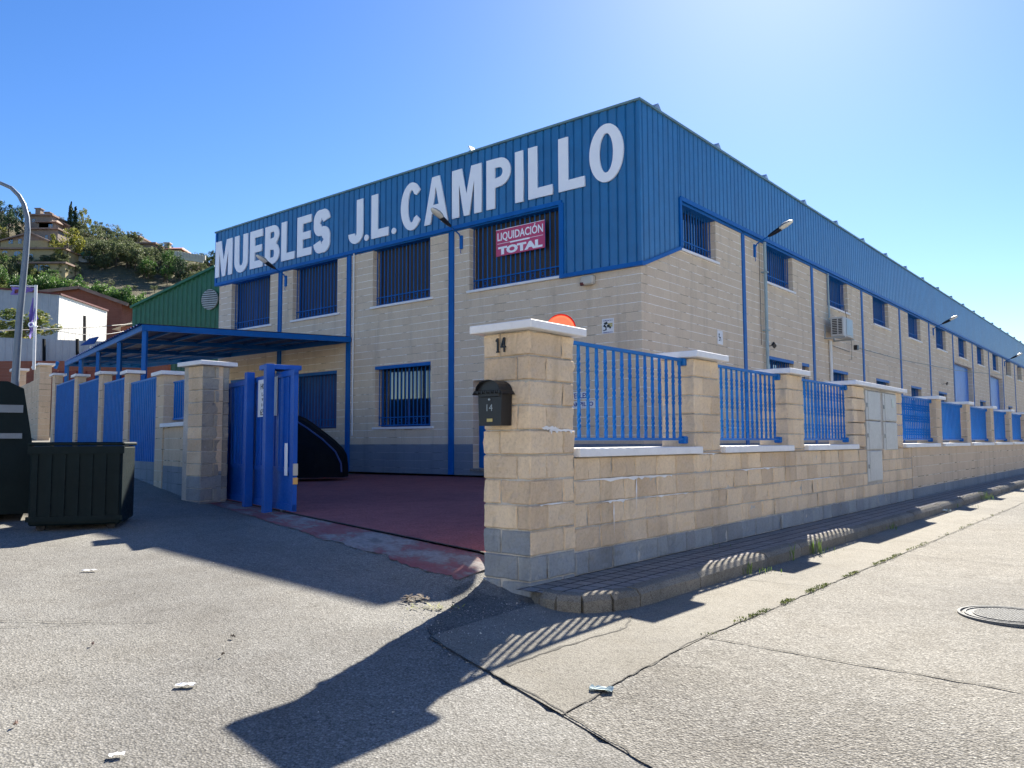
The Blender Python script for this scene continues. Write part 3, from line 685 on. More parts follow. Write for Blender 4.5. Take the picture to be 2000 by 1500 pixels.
# mortar splashes (white efflorescence marks) on the near wall
m=MB(); rr2=random.Random(9)
def splash(x,z,w_,h_,face='y'):
    n=14; top=[];bot=[]
    for i in range(n+1):
        t=i/n; x_=x+w_*(t-.5); e=math.sin(math.pi*t)
        top.append((x_,z+h_*.5*e*(.4+.9*rr2.random()))); bot.append((x_,z-h_*.5*e*(.4+.9*rr2.random())-(h_*.9 if rr2.random()<.12 else 0)))
    for i in range(n):
        if face=='y': m.quad((bot[i][0],-.016,bot[i][1]),(bot[i+1][0],-.016,bot[i+1][1]),(top[i+1][0],-.016,top[i+1][1]),(top[i][0],-.016,top[i][1]))
        else: m.quad((-.016,-bot[i][0],bot[i][1]),(-.016,-bot[i+1][0],bot[i+1][1]),(-.016,-top[i+1][0],top[i+1][1]),(-.016,-top[i][0],top[i][1]))
for (x,z,w_,h_) in ((1.35,-.33,1.4,.022),(1.6,-.43,.025,.2),(1.95,-.335,.7,.02),(.42,.10,.36,.025),(.25,.115,.25,.04),(1.25,-.53,.5,.018),(1.2,-.63,.02,.2),(4.5,-.33,1.3,.015),(3.1,-.13,.55,.014),(2.2,-.53,.9,.012),(6.5,-.53,1.6,.014),(.3,-.5,.4,.012)): splash(x,z,w_,h_)
wm=m.build('mortar_smear',M['white'],wall)
# house number and mailbox (things fixed to the pillar)
def text_mesh(txt,h,depth,offset=0.0,w=None,align='CENTER',shear=0,space=1.0):
    cu=bpy.data.curves.new('t','FONT'); cu.body=txt; cu.size=1; cu.extrude=.5; cu.offset=offset; cu.align_x='LEFT'; cu.resolution_u=3; cu.shear=shear; cu.space_character=space
    o=bpy.data.objects.new('t',cu); COL.objects.link(o); dg=bpy.context.evaluated_depsgraph_get(); me=bpy.data.meshes.new_from_object(o.evaluated_get(dg)); bpy.data.objects.remove(o)
    xs=[v.co.x for v in me.vertices]; ys=[v.co.y for v in me.vertices]; x0,x1,y0,y1=min(xs),max(xs),min(ys),max(ys); s=h/(y1-y0); sx=(w/(x1-x0)) if w else s
    for v in me.vertices: v.co=Vector(((v.co.x-(x0+x1)/2)*sx,(v.co.y-(y0+y1)/2)*s,v.co.z*depth))
    return me
def face_M(org,fx,pos,side):
    "matrix for a panel on a local wall: side 'front' faces -x, 'side' faces -y; text x runs to the viewer's right"
    F=frame(org,fx)
    if side=='front': A=Matrix(((0,0,-1,pos[0]),(-1,0,0,pos[1]),(0,1,0,pos[2]),(0,0,0,1)))
    else: A=Matrix(((1,0,0,pos[0]),(0,0,-1,pos[1]),(0,1,0,pos[2]),(0,0,0,1)))
    return F@A
def mobj(name,me,mat,parent=None,M_=None):
    me.materials.clear(); me.materials.append(mat); o=bpy.data.objects.new(name,me); link(o,parent)
    if M_ is not None: o.matrix_world=M_
    return o
hn=empty('house_number',face_M(P0,Rd,(-.020,.282,.80),'front')); tag(hn,'black metal house number 14 at the top of the gate pillar','house number')
m=MB(); m.box(-.040,-.026,-.060,.056,-.006,.006); m.box(-.047,-.019,-.064,-.052,-.006,.007); m.bar((-.050,.030,0),(-.033,.052,0),.013,.012); m.build('digit',M['black'],hn)
m=MB(); m.box(.030,.043,-.062,.058,-.006,.006); m.box(.000,.054,-.026,-.013,-.0055,.0065); m.bar((.005,-.020,0),(.034,.055,0),.013,.012); m.build('digit',M['black'],hn)
# mailbox
mbM=face_M(P0,Rd,(-.015,.295,.300),'front')@Matrix.Rotation(0,4,'Y')
mbx=empty('mailbox',mbM); tag(mbx,'black metal mailbox with curved hood mounted on the gate pillar','mailbox')
m=MB(); W=.255;H=.33;Dp=.13
b0=[(-W/2+.012,-H/2),(W/2-.012,-H/2),(W/2,H/2-.03),(-W/2,H/2-.03)]
m.poly([(x,y,Dp) for x,y in b0]); m.poly([(x,y,0) for x,y in reversed(b0)])
for i in range(4):
    a,b=b0[i],b0[(i+1)%4]; m.quad((a[0],a[1],0),(b[0],b[1],0),(b[0],b[1],Dp),(a[0],a[1],Dp))
m.build('body',M['black'],mbx)
m=MB(); arc=[(-W/2-.03,H/2-.075),(-W/2-.012,H/2-.05)]+[((W/2+.0)*math.cos(math.pi*(1-t/10)),H/2-.045+.085*math.sin(math.pi*t/10)) for t in range(0,11)]+[(W/2+.012,H/2-.05),(W/2+.03,H/2-.075)]
for (x0,y0),(x1,y1) in zip(arc,arc[1:]): m.quad((x0,y0,-.0),(x0,y0,Dp+.035),(x1,y1,Dp+.035),(x1,y1,0)); m.quad((x0,y0-.006,0),(x1,y1-.006,0),(x1,y1-.006,Dp+.035),(x0,y0-.006,Dp+.035)); m.quad((x0,y0-.006,Dp+.035),(x1,y1-.006,Dp+.035),(x1,y1,Dp+.035),(x0,y0,Dp+.035))
m.poly([(x,y-.006,Dp+.002) for x,y in arc[2:-2]]); 
for i in range(12):
    x=-W/2+i*W/11; m.box(x-.008,x+.008,H/2-.062-.012*(i%2),H/2-.05,Dp+.024,Dp+.036)
m.build('hood',M['black'],mbx,)
m=MB(); m.box(-W/2+.02,W/2-.02,H/2-.10,H/2-.045,Dp,Dp+.012,bev=.006); m.build('letter_flap',M['black'],mbx)
m=MB(); m.disc((0,.045,Dp+.004),.009,(0,0,1),12,.012); m.build('lock',M['galv'],mbx)
m=MB(); m.box(-.03,.03,-.135,-.108,Dp,Dp+.005,bev=.002); m.build('name_plate',M['gold'],mbx)
o=mobj('number',text_mesh('14',.055,.003,-.01),M['galv'],mbx); o.location=(.0,-.02,Dp+.002)
# ---------------------------------------------------------------- warehouse
BM=frame(Cc,Rd)
bld=empty('warehouse',BM@Matrix.Translation((0,0,-.8))); tag(bld,'long two-storey furniture warehouse of tan blocks with blue ribbed cladding','warehouse')
BI=BM.inverted()
BMl=BM
def bpart(m,name,mats,parent=bld,smooth=False):
    o=m.build(name,mats,parent,smooth); o.matrix_world=BM; return o
Zb=-.8
fwin=[(13.53,15.78,3.77,5.45),(10.13,12.31,3.77,5.45),(6.29,8.56,3.77,5.45),(2.0,4.9,3.77,5.45)]
flow=[(6.26,8.43,.42,2.08),(10.1,12.25,.42,2.08),(13.5,15.7,.42,2.08)]
fdoor=[(3.85,4.78,-.63,1.52)]
Ltot=62
swin=[(1.72+(.0 if k==0 else 0)+5.2*k+(-.22 if k>0 else 0),1.72+5.2*k+1.92+(0 if k==0 else .0),4.41,5.5) for k in range(12)]
slow=[(6.67,8.7,1.35,2.33),(9.4,10.0,1.35,2.33),(12.0,13.8,1.35,2.33),(17.2,19.0,1.35,2.33),(22.4,24.2,1.35,2.33),(27.6,29.4,1.0,2.33),(38.2,40,1.0,2.33),(48.5,50.3,1.0,2.33)]
sgar=[(31.5,36.2,-.8,4.03),(42.0,46.6,-.8,4.03)]
def wallcells(axis,u0,u1,z0,z1,holes,m):
    us=sorted({u0,u1}|{h[0] for h in holes}|{h[1] for h in holes}); us=[u for u in us if u0<=u<=u1]
    zs=sorted({z0,z1,-.04}|{h[2] for h in holes}|{h[3] for h in holes}); zs=[z for z in zs if z0<=z<=z1]
    for a,b in zip(us,us[1:]):
        for c,d in zip(zs,zs[1:]):
            if any(h[0]<=a+1e-6 and b<=h[1]+1e-6 and h[2]<=c+1e-6 and d<=h[3]+1e-6 for h in holes): continue
            mt=1 if d<=-.03 else 0
            if axis=='front': m.quad((0,b,c),(0,a,c),(0,a,d),(0,b,d),mt)
            else: m.quad((a,0,c),(b,0,c),(b,0,d),(a,0,d),mt)
    D=.30
    for (a,b,c,d) in holes:
        P=(lambda u,v,z:(v,u,z)) if axis=='front' else (lambda u,v,z:(u,v,z))
        m.quad(P(a,0,c),P(a,D,c),P(a,D,d),P(a,0,d)); m.quad(P(b,0,c),P(b,0,d),P(b,D,d),P(b,D,c)); m.quad(P(a,0,d),P(a,D,d),P(b,D,d),P(b,0,d)); m.quad(P(a,0,c),P(b,0,c),P(b,D,c),P(a,D,c))
m=MB(); wallcells('front',0,16.55,Zb,5.7,fwin+flow+fdoor,m); wallcells('side',0,Ltot,Zb,5.9,swin+slow+sgar,m)
m.quad((0,16.55,Zb),(0,16.55,7.1),(Ltot,16.55,7.1),(Ltot,16.55,Zb)); m.quad((Ltot,0,Zb),(Ltot,0,7.1),(Ltot,16.55,7.1),(Ltot,16.55,Zb))
m.quad((.5,.5,3.3),(Ltot-.5,.5,3.3),(Ltot-.5,16,3.3),(.5,16,3.3),0)
bpart(m,'wall',[M['wall'],M['wallbase']])
# cladding
def corr(m,axis,u0,u1,zb,zt,pitch=.228,out=-.05,phase=0):
    prof=[(0,0),(.030,0),(.045,.036),(.075,.036),(.09,0)]; us=[]
    n=int((u1-u0)/pitch)+1
    for i in range(n):
        for (o,d) in prof: 
            u=u0+i*pitch+o
            if u<=u1: us.append((u,d))
        us.append((min(u1,u0+i*pitch+.155),0)); 
    us.append((u1,0)); us=sorted(set(us))
    # thin stiffening lines on the flats
    for (a,da),(b,db) in zip(us,us[1:]):
        if b-a<1e-5: continue
        za=zb(a) if callable(zb) else zb; zc=zb(b) if callable(zb) else zb
        if axis=='front': m.quad((out+db,b,zc),(out+da,a,za),(out+da,a,zt),(out+db,b,zt))
        else: m.quad((a,out+da,za),(b,out+db,zc),(b,out+db,zt),(a,out+da,zt))
m=MB(); corr(m,'front',0,2.0,3.78,7.27); corr(m,'front',2.0,16.72,5.5,7.27); 
corr(m,'side',0,1.7,lambda a:3.78+.382*a,7.27); corr(m,'side',1.7,Ltot,5.58,7.27)
m.box(-.056,.0,-.056,.0,3.78,7.27)
bpart(m,'cladding',M['clad'])
m=MB(); m.box(-.085,-.0,1.99,16.74,5.40,5.50); m.box(-.085,.0,-.085,2.07,3.70,3.79)
m.box(-.085,0,1.95,2.07,3.79,5.43); m.box(1.66,1.74,-.085,0,4.40,5.56); m.box(1.70,Ltot,-.09,.0,5.50,5.60); m.box(1.74,Ltot,-.03,.25,5.44,5.50)
m.box(-.03,.2,2.07,16.5,5.37,5.40)
n=12
for i in range(n):
    a0=i*1.7/n; a1=(i+1)*1.7/n; z0=3.70+.385*a0;z1=3.70+.385*a1
    m.quad((a0,-.085,z0),(a1,-.085,z1),(a1,-.085,z1+.09),(a0,-.085,z0+.09)); m.quad((a0,0,z0),(a1,0,z1),(a1,-.085,z1),(a0,-.085,z0))
m.box(-.07,-.02,16.66,16.76,5.45,7.24)
bpart(m,'flashing',M['trim'])
m=MB(); m.box(-.09,.12,-.09,16.80,7.265,7.315); m.box(.12,Ltot,-.09,.12,7.265,7.315)
bpart(m,'coping',M['coping'])
m=MB(); m.quad((.1,.1,6.9),(Ltot,.1,6.9),(Ltot,16.5,6.9),(.1,16.5,6.9)); rf=bpart(m,'roof',M['coping'])
for k in range(19):
    a=1.2+3.15*k; m=MB(); w_=.55; zt=7.68
    for y0,y1 in ((.18,16.3),):
        m.quad((a-w_,y0,7.18),(a,y0,zt),(a,y1,zt),(a-w_,y1,7.18)); m.quad((a,y0,zt),(a+w_,y0,7.18),(a+w_,y1,7.18),(a,y1,zt)); m.poly([(a-w_,y0,7.18),(a+w_,y0,7.18),(a,y0,zt)]); m.poly([(a+w_,y1,7.18),(a-w_,y1,7.18),(a,y1,zt)])
    bpart(m,'ridge_cap',M['galv'],rf)
# columns
for b in (5.5,9.57,12.94):
    m=MB(); w_=.082; m.box(-.035,.0,b-w_,b+w_,Zb,5.40); m.box(-.05,-.035,b-w_,b-w_+.02,Zb,5.40); m.box(-.05,-.035,b+w_-.02,b+w_,Zb,5.40); bpart(m,'column',M['trim'])
for k in range(11):
    a=5.25+5.2*k; m=MB(); w_=.085; m.box(a-w_,a+w_,-.03,0,Zb,5.5); bpart(m,'column',M['trim'])
# windows
def grille(axis,a,b,c,d,dep=.14,bow=True):
    m=MB(); s=.010; n=max(3,round((b-a)/.152))
    def bx(u0,u1,v0,v1,z0,z1): 
        if axis=='front': m.box(v0,v1,u0,u1,z0,z1)
        else: m.box(u0,u1,v0,v1,z0,z1)
    for i in range(n+1):
        u=a+.03+(b-a-.06)*i/n; bx(u-s,u+s,dep-s,dep+s,c+.05,d-.01)
    for z in (c+.06,c+.27,d-.05): bx(a+.01,b-.01,dep-s*1.3,dep+s*1.3,z-.012,z+.012)
    for z in (c+.27,(c+d)/2+.05): bx(a-.01,a+.05,dep-.02,dep,z,z+.015)
    # decorative rings between the lower rails
    k=0
    for i in range(0,n,2):
        u=a+.03+(b-a-.06)*(i+.5)/n; zc=c+.165; pts=[(u+.055*math.cos(t*math.pi/5),zc+.055*math.sin(t*math.pi/5)) for t in range(11)]
        m.tube([((dep,p[0],p[1]) if axis=='front' else (p[0],dep,p[1])) for p in pts],.006,4,caps=False)
    return m
def window(axis,hole,pane,frame_m=None,sill=True,grl=True,lintel=False):
    a,b,c,d=hole; 
    def bx(m,u0,u1,v0,v1,z0,z1,bev=0):
        if axis=='front': m.box(v0,v1,u0,u1,z0,z1,bev=bev)
        else: m.box(u0,u1,v0,v1,z0,z1,bev=bev)
    m=MB(); bx(m,a,b,.26,.29,c,d); w_=bpart(m,'window',pane)
    m=MB(); t=.05
    for (u0,u1,z0,z1) in ((a,a+t,c,d),(b-t,b,c,d),(a+t,b-t,c,c+t),(a+t,b-t,d-t,d),((a+b)/2-t/2,(a+b)/2+t/2,c+t,d-t)): bx(m,u0,u1,.235,.262,z0,z1)
    bpart(m,'frame',frame_m or M['dblue'],w_)
    if grl: bpart(grille(axis,a,b,c,d),'grille',M['trim'],w_)
    if sill:
        m=MB(); bx(m,a-.13 if axis=='front' else a-.02,b+.06 if axis=='front' else b+.1,-.06,.0,c-.055,c+.005,bev=.004); bx(m,a+.005,b-.005,.0,.24,c-.02,c+.006); bpart(m,'sill',M['white'],w_)
    if lintel:
        m=MB(); bx(m,a,b,-.01,.05,d-.07,d+.02); bpart(m,'lintel',M['trim'],w_)
    return w_
window('front',fwin[0],M['slatb']); window('front',fwin[1],M['slatb']); window('front',fwin[2],M['slat'],M['shutter']); w4=window('front',fwin[3],M['slat'],M['shutter'])
window('front',flow[0],M['glass'],lintel=True); window('front',flow[1],M['dblue'],lintel=True,sill=False); window('front',flow[2],M['dblue'],lintel=True,sill=False)
for i,h in enumerate(swin): window('side',h,M['glass'] if i==0 else M['slatb'],M['shutter'] if i==0 else None,grl=i<9)
for i,h in enumerate(slow): window('side',h,M['glass'],lintel=True,sill=False)
# door
m=MB(); m.box(.22,.26,3.85,4.78,-.62,1.5); dr=bpart(m,'door',M['trim']); m=MB(); m.box(-.05,.22,3.82,4.84,-.70,-.635); bpart(m,'step',M['concrete'],dr)
for (a,b,c,d) in sgar:
    m=MB(); corr(m,'side',a,b,c+.02,d-.0,pitch=.3,out=.22); g_=bpart(m,'garage_door',M['gdoor']); m=MB(); m.box(a,b,.19,.22,1.1,1.2); m.box(a,a+.06,.02,.24,c,d); bpart(m,'frame',M['trim'],g_)
# downpipes
m=MB(); m.tube([(6.5,-.10,5.45),(6.5,-.10,-.8)],.045,10); 
for z in (4.6,3.0,1.4): m.box(6.43,6.57,-.17,0,z,z+.03)
bpart(m,'downpipe',M['pipe'])
m=MB(); m.tube([(11.85,-.06,5.45),(11.85,-.06,4.0)],.03,8); bpart(m,'downpipe',M['pipe'])
m=MB(); m.tube([(11.9,-.06,3.25),(11.9,-.06,-.8)],.05,8); bpart(m,'downpipe',M['pvc'])
m=MB(); m.tube([(-.05,9.33,5.40),(-.05,9.33,.2)],.022,8); bpart(m,'downpipe',M['pvc'])
m=MB(); m.tube([(6.28,-.03,5.4),(6.28,-.03,2.6)],.008,4); bpart(m,'cable',M['black'])
m=MB(); m.tube([(13.3,-.10,4.6),(14.0,-.1,3.35),(13.95,-.1,2.8),(13.6,-.1,2.75)],.008,4); bpart(m,'cable',M['black'])
m=MB(); m.tube([(11.95,-.08,3.1),(13.8,-.08,3.05)],.009,4); bpart(m,'cable',M['black'])
# sign lettering ------------------------------------------------------
def ell(cx,cy,rx,ry,a0,a1,n=18): return [(cx+rx*math.cos(R_(a0+(a1-a0)*i/n)),cy+ry*math.sin(R_(a0+(a1-a0)*i/n))) for i in range(n+1)]
def glyph(ch,w,H=1.24,t=.275,h=.235):
    if ch=='I': return [[(0,0),(w,0),(w,H),(0,H)]]
    if ch=='L': return [[(0,0),(w,0),(w,h),(t,h),(t,H),(0,H)]]
    if ch=='E': return [[(0,0),(w,0),(w,h),(t,h),(t,H/2-h*.45),(w*.92,H/2-h*.45),(w*.92,H/2+h*.5),(t,H/2+h*.5),(t,H-h),(w*.98,H-h),(w*.98,H),(0,H)]]
    if ch=='M': return [[(0,0),(t*.9,0),(t*.9,H*.68),(w*.41,0),(w*.59,0),(w-t*.9,H*.68),(w-t*.9,0),(w,0),(w,H),(w*.66,H),(w*.5,H*.46),(w*.34,H),(0,H)]]
    if ch=='A': return [[(0,0),(w*.27,0),(w*.33,H*.22),(w*.67,H*.22),(w*.73,0),(w,0),(w*.66,H),(w*.34,H)],[(w*.385,H*.40),(w*.5,H*.78),(w*.615,H*.40)]]
    if ch=='O': return [ell(w/2,H/2,w/2,H/2+.03,0,360,44)[:-1],ell(w/2,H/2,w/2-t*.95,H/2-.18,360,0,36)[:-1]]
    if ch=='.': return [ell(w/2,w/2-.01,w/2,w/2,0,360,20)[:-1]]
    if ch=='U': return [[(0,H)]+ell(w/2,w*.47,w/2,w*.5,180,360,16)+[(w,H),(w-t,H)]+ell(w/2,w*.47,w/2-t,w*.5-h,360,180,14)+[(t,H)]]
    if ch=='J': return [[(w-t,H),(w,H)]+ell(w/2,w*.45,w/2,w*.48,0,-180,16)+[(t*.95,w*.45)]+ell(w/2,w*.45,w/2-t,w*.48-h,-180,0,10)]
    if ch=='P':
        r=.355; return [[(0,0),(t,0),(t,H-2*r-.02)]+ell(w-r,H-r-.01,r,r,-90,90,14)+[(0,H)],[(t,H-2*r+h-.03)]+[(t,H-h)]+ell(w-r,H-r-.01,r-t*.9,r-h,90,-90,12)]
    if ch=='B':
        r1=.30;r2=.335; return [[(0,0)]+ell(w-r2,r2,r2,r2,-90,62,12)+ell(w-r1-.02,H-r1,r1,r1,-55,90,12)+[(0,H)],[(t,h*.9)]+[(t,2*r2-h*.85)]+ell(w-r2,r2,r2-t,r2-h*.9,90,-90,10),[(t,H-2*r1+h*.8)]+[(t,H-h*.9)]+ell(w-r1-.02,H-r1,r1-t*.9,r1-h*.85,90,-90,10)]
    if ch=='C':
        o=ell(w/2,H/2,w/2,H/2+.03,38,322,36); i_=ell(w/2,H/2,w/2-t,H/2-.18,322,38,30); i_[0]=(w*.74,i_[0][1]-.0); i_[-1]=(w*.74,i_[-1][1]); return [o+i_]
    if ch=='S':
        rx=(w-t)/2; ry=(H-h+.04)/4; up=ell(w/2,H-h/2-ry+.02,rx,ry,12,270,22); lo=ell(w/2,h/2+ry-.02,rx,ry,90,-168,22)[1:]; path=up+lo; L_=[];R2=[]
        for i,p in enumerate(path):
            a=Vector(path[max(i-1,0)]);b=Vector(path[min(i+1,len(path)-1)]); d=(b-a).normalized(); nn=Vector((-d.y,d.x)); q=Vector(p); hw=.5*(t*abs(nn.x)+h*abs(nn.y)); L_.append(tuple(q+nn*hw)); R2.append(tuple(q-nn*hw))
        return [L_+R2[::-1]]
def poly_mesh(contours,ext):
    cu=bpy.data.curves.new('g','CURVE'); cu.dimensions='2D'; cu.fill_mode='BOTH'; cu.extrude=ext/2
    for c in contours:
        s=cu.splines.new('POLY'); s.points.add(len(c)-1)
        for p,q in zip(s.points,c): p.co=(q[0],q[1],0,1)
        s.use_cyclic_u=True
    o=bpy.data.objects.new('g',cu); COL.objects.link(o); dg=bpy.context.evaluated_depsgraph_get(); me=bpy.data.meshes.new_from_object(o.evaluated_get(dg)); bpy.data.objects.remove(o); return me
letters=list('MUEBLES')+['J','.','L','.']+list('CAMPILLO')
ext=[16.69,15.64,15.50,14.71,14.58,13.85,13.72,12.94,12.83,12.13,12.00,11.28,11.16,10.41,9.54,8.90,8.84,8.66,8.54,7.83,7.70,7.53,7.33,6.50,6.43,5.57,5.42,4.41,4.25,3.48,3.34,3.09,2.94,2.23,2.06,1.34,1.21,.33]
sg=empty('sign_lettering',face_M(Cc,Rd,(-.06,16.6,5.68),'front')); tag(sg,'large white letters reading MUEBLES J.L. CAMPILLO across the blue front cladding','sign')
# order along the wall: M U E B L E S J . L . C A M P I L L O
for i,ch in enumerate(letters):
    b0,b1=ext[2*i],ext[2*i+1]; me=poly_mesh(glyph(ch,b0-b1),.035); o=mobj('letter',me,M['letter'],sg); o.location=(16.6-b0,0,.018)
# banner LIQUIDACION TOTAL
bw,bhh=1.50,.66
lb=empty('sale_banner',face_M(Cc,Rd,(.10,3.35,4.86),'front')@Matrix.Rotation(R_(0),4,'Z')); tag(lb,'crimson banner reading LIQUIDACIÓN TOTAL tied to the barred upper window','banner')
m=MB(); m.box(-bw/2,bw/2,-bhh/2,bhh/2,0,.008); m.build('board',M['signred'],lb)
o=mobj('lettering',text_mesh('LIQUIDACIÓN',.285,.004,.018,1.40),M['letter'],lb); o.location=(0,.155,.011)
o=mobj('lettering',text_mesh('TOTAL',.20,.004,.06,1.36),M['letter'],lb); o.location=(0,-.20,.011)
m=MB(); m.box(-.70,.70,-.028,-.018,.009,.013); m.box(-.30,.30,-.048,-.012,.009,.0135); m.box(-bw/2+.0,bw/2,bhh/2-.012,bhh/2,.008,.011); m.build('rule',M['letter'],lb)
# plates MUEBLES / J.L. CAMPILLO (blue letters on white tiles)
for t_,b1,z,wd in (('MUEBLES',1.36,1.02,.60),('J.L. CAMPILLO',1.20,.82,.95)):
    e=empty('name_plate',face_M(Cc,Rd,(-.012,b1+wd/2,z),'front')); tag(e,('white tile plate with blue letters MUEBLES behind the first railing' if t_=='MUEBLES' else 'white tile plate with blue letters J.L. CAMPILLO behind the first railing'),'name plate')
    m=MB(); m.box(-wd/2,wd/2,-.085,.085,-.01,.004,bev=.003); m.build('tile',M['white'],e)
    o=mobj('lettering',text_mesh(t_,.12,.003,.02,wd*.94),M['navy'],e); o.location=(0,0,.006)
# CCTV plates
e=empty('warning_plate',face_M(Cc,Rd,(-.012,.83,2.50),'front')); tag(e,'square white plate with a black camera pictogram on the front wall near the corner','warning sign')
m=MB(); m.box(-.15,.15,-.165,.165,-.008,.004,bev=.003); m.build('plate',M['white'],e)
m=MB(); m.poly([(-.11,.07,.006),(-.02,.10,.006),(.0,.05,.006),(-.06,.03,.006)][::-1]); m.poly([(-.12,0,.006),(-.09,.05,.006),(-.03,-.01,.006),(-.03,-.09,.006),(-.12,-.10,.006),(-.12,-.08,.006),(-.06,-.07,.006),(-.06,-.03,.006)][::-1]); m.box(-.02,.05,-.03,.03,.005,.0065); m.disc((.06,-.035,.006),.025,(0,0,1),14,.002)
m.build('pictogram',M['black'],e)
m=MB(); m.box(.0,.12,.02,.06,.0045,.006); m.box(.05,.12,-.02,.015,.0045,.006); m.build('yellow_field',M['gold'],e)
for t_,y in (('CAMARAS 24 H',.12),('GRABANDO 24 H',-.135)): o=mobj('lettering',text_mesh(t_,.026,.002,.01,.24),M['navy'],e); o.location=(0,y,.006)
e=empty('warning_plate',face_M(Cc,Rd,(3.745,-.012,2.55),'side')); tag(e,'upright white plate with a black kneeling figure pictogram on the side wall','warning sign')
m=MB(); m.box(-.15,.15,-.17,.17,-.008,.004,bev=.003); m.build('plate',M['white'],e)
m=MB(); m.disc((-.06,.07,.006),.03,(0,0,1),14,.002); m.bar((-.09,.03,.006),(-.03,-.01,.006),.03,.002); m.bar((-.05,0,.006),(.02,0,.006),.03,.002); m.bar((-.03,0,.006),(-.02,-.08,.006),.025,.002); m.bar((-.09,-.075,.006),(-.015,-.075,.006),.02,.002); m.bar((.02,.01,.006),(.04,-.09,.006),.014,.002)
m.build('pictogram',M['black'],e)
# alarm box
e=empty('alarm_siren',BM@Matrix.Translation((-.07,1.30,3.56))); tag(e,'small cream alarm siren box with a red corner lamp under the cladding','alarm box')
m=MB(); m.box(-.07,.07,-.17,.17,-.11,.09,bev=.03); m.build('case',M['cream'],e); m=MB(); m.box(-.078,-.02,.07,.172,-.115,-.04,bev=.015); m.build('lamp',M['rust'],e)
# wall lamps
def walllamp(A,label,yaw=0,scale=1):
    e=empty('wall_lamp',A); tag(e,label,'wall lamp','street-type lamps on the warehouse walls')
    m=MB(); m.box(-.045,.045,-.01,.05,-.12,.22,bev=.008); m.tube([(0,.03,-.12),(.01,.05,-.2),(.0,.03,-.24)],.01,6); br=m.build('bracket',M['trim'],e)
    m=MB(); m.tube([(0,.05,.16),(0,.10,.24),(0,.50,.42)],.019,8); m.build('arm',M['trim'],e)
    th=math.atan2(.16,.36); 
    Mt=Matrix.Translation((0,.50,.42))@Matrix.Rotation(th,4,'X')
    m=MB(); pts=[Mt@Vector((0,y,0)) for y in (-.10,0,.12,.25,.28)]; m.tube(pts,.05,12,radii=[.03,.05,.06,.064,.066]); m.build('lamp_housing',M['black'],e,True)
    m=MB(); n=14; prof=[(.26,.075,.06),(.34,.11,.075),(.44,.12,.075),(.54,.10,.06),(.61,.06,.04),(.64,.01,.01)]
    N0=len(m.v)
    for (y,hw,hh) in prof:
        for j in range(n//2+1):
            a=math.pi*j/(n//2); m.v.append(tuple(Mt@Vector((hw*math.cos(a),y,hh*math.sin(a)+.012))))
    k=n//2+1
    for i in range(len(prof)-1):
        for j in range(k-1): m.f.append((N0+i*k+j,N0+i*k+j+1,N0+(i+1)*k+j+1,N0+(i+1)*k+j)); m.m.append(0); m.c.append(None)
    m.build('reflector_hood',M['galv'],e,True)
    m=MB(); N0=len(m.v)
    for (y,hw,hh) in prof:
        for j in range(k):
            a=math.pi*j/(n//2); m.v.append(tuple(Mt@Vector((hw*.93*math.cos(a),y,-hh*.75*math.sin(a)+.010))))
    for i in range(len(prof)-1):
        for j in range(k-1): m.f.append((N0+i*k+j,N0+(i+1)*k+j,N0+(i+1)*k+j+1,N0+i*k+j+1)); m.m.append(0); m.c.append(None)
    m.build('lens',M['lampglass'],e,True); return e
def lM(axis,u,z):
    if axis=='front': A=Matrix(((0,-1,0,0),(1,0,0,u),(0,0,1,z),(0,0,0,1)))  # local y -> -x
    else: A=Matrix(((-1,0,0,u),(0,-1,0,0),(0,0,1,z),(0,0,0,1)))
    return BM@A
walllamp(lM('front',5.16,5.0),'lamp on the front wall left of the sale banner, overlapping the letter A')
walllamp(lM('front',12.66,5.0),'lamp on the front wall overlapping the first letter E of MUEBLES')
walllamp(lM('side',6.0,5.08),'nearest lamp on the side wall beside the grey downpipe')
walllamp(lM('side',26.9,5.08),'second lamp along the side wall, after the sixth column from the corner')
walllamp(lM('side',47.6,5.08),'farthest lamp along the side wall, past the second garage door')
# small floodlight on the side wall
for a,z,lb in ((6.72,2.62,'small black floodlight on the grey downpipe'),(28.5,2.75,'small black floodlight high between two far side windows')):
    e=empty('floodlight',BM@Matrix.Translation((a,-.2,z))); tag(e,lb,'floodlight'); m=MB(); m.box(-.13,.13,-.03,.03,-.05,.05,bev=.01,M=Matrix.Rotation(.6,4,'X')@Matrix.Rotation(.3,4,'Y')); m.build('head',M['black'],e); m=MB(); m.bar((0,0,0),(0,.2,-.02),.02); m.build('bracket',M['black'],e)
# wire across side facade
m=MB(); m.tube([(13.8,-.3,3.18),(20,-.32,3.22),(30,-.3,3.5),(45,-.25,4.2),(58,-.2,5.0)],.012,5); m.box(13.72,13.9,-.36,-.24,3.1,3.26); tag(m.build('overhead_cable',M['black'],M=BM),'thin dark cable strung along the side wall from a small junction box','cable')
# roof floodlight
e=empty('roof_floodlight',BM@Matrix.Translation((.35,5.1,7.2))); tag(e,'small white lamp head on a thin stand at the front roof edge','floodlight')
m=MB(); m.bar((0,.1,0),(0,.13,.35),.02); m.bar((0,-.1,0),(0,0,.3),.03); m.build('stand',M['galv'],e); m=MB(); m.box(-.1,.1,-.09,.09,0,.04,bev=.01,M=Matrix.Translation((0,.02,.3))@Matrix.Rotation(R_(60),4,'X')@Matrix.Diagonal((1,1.6,1,1))); m.build('head',M['pvc'],e)
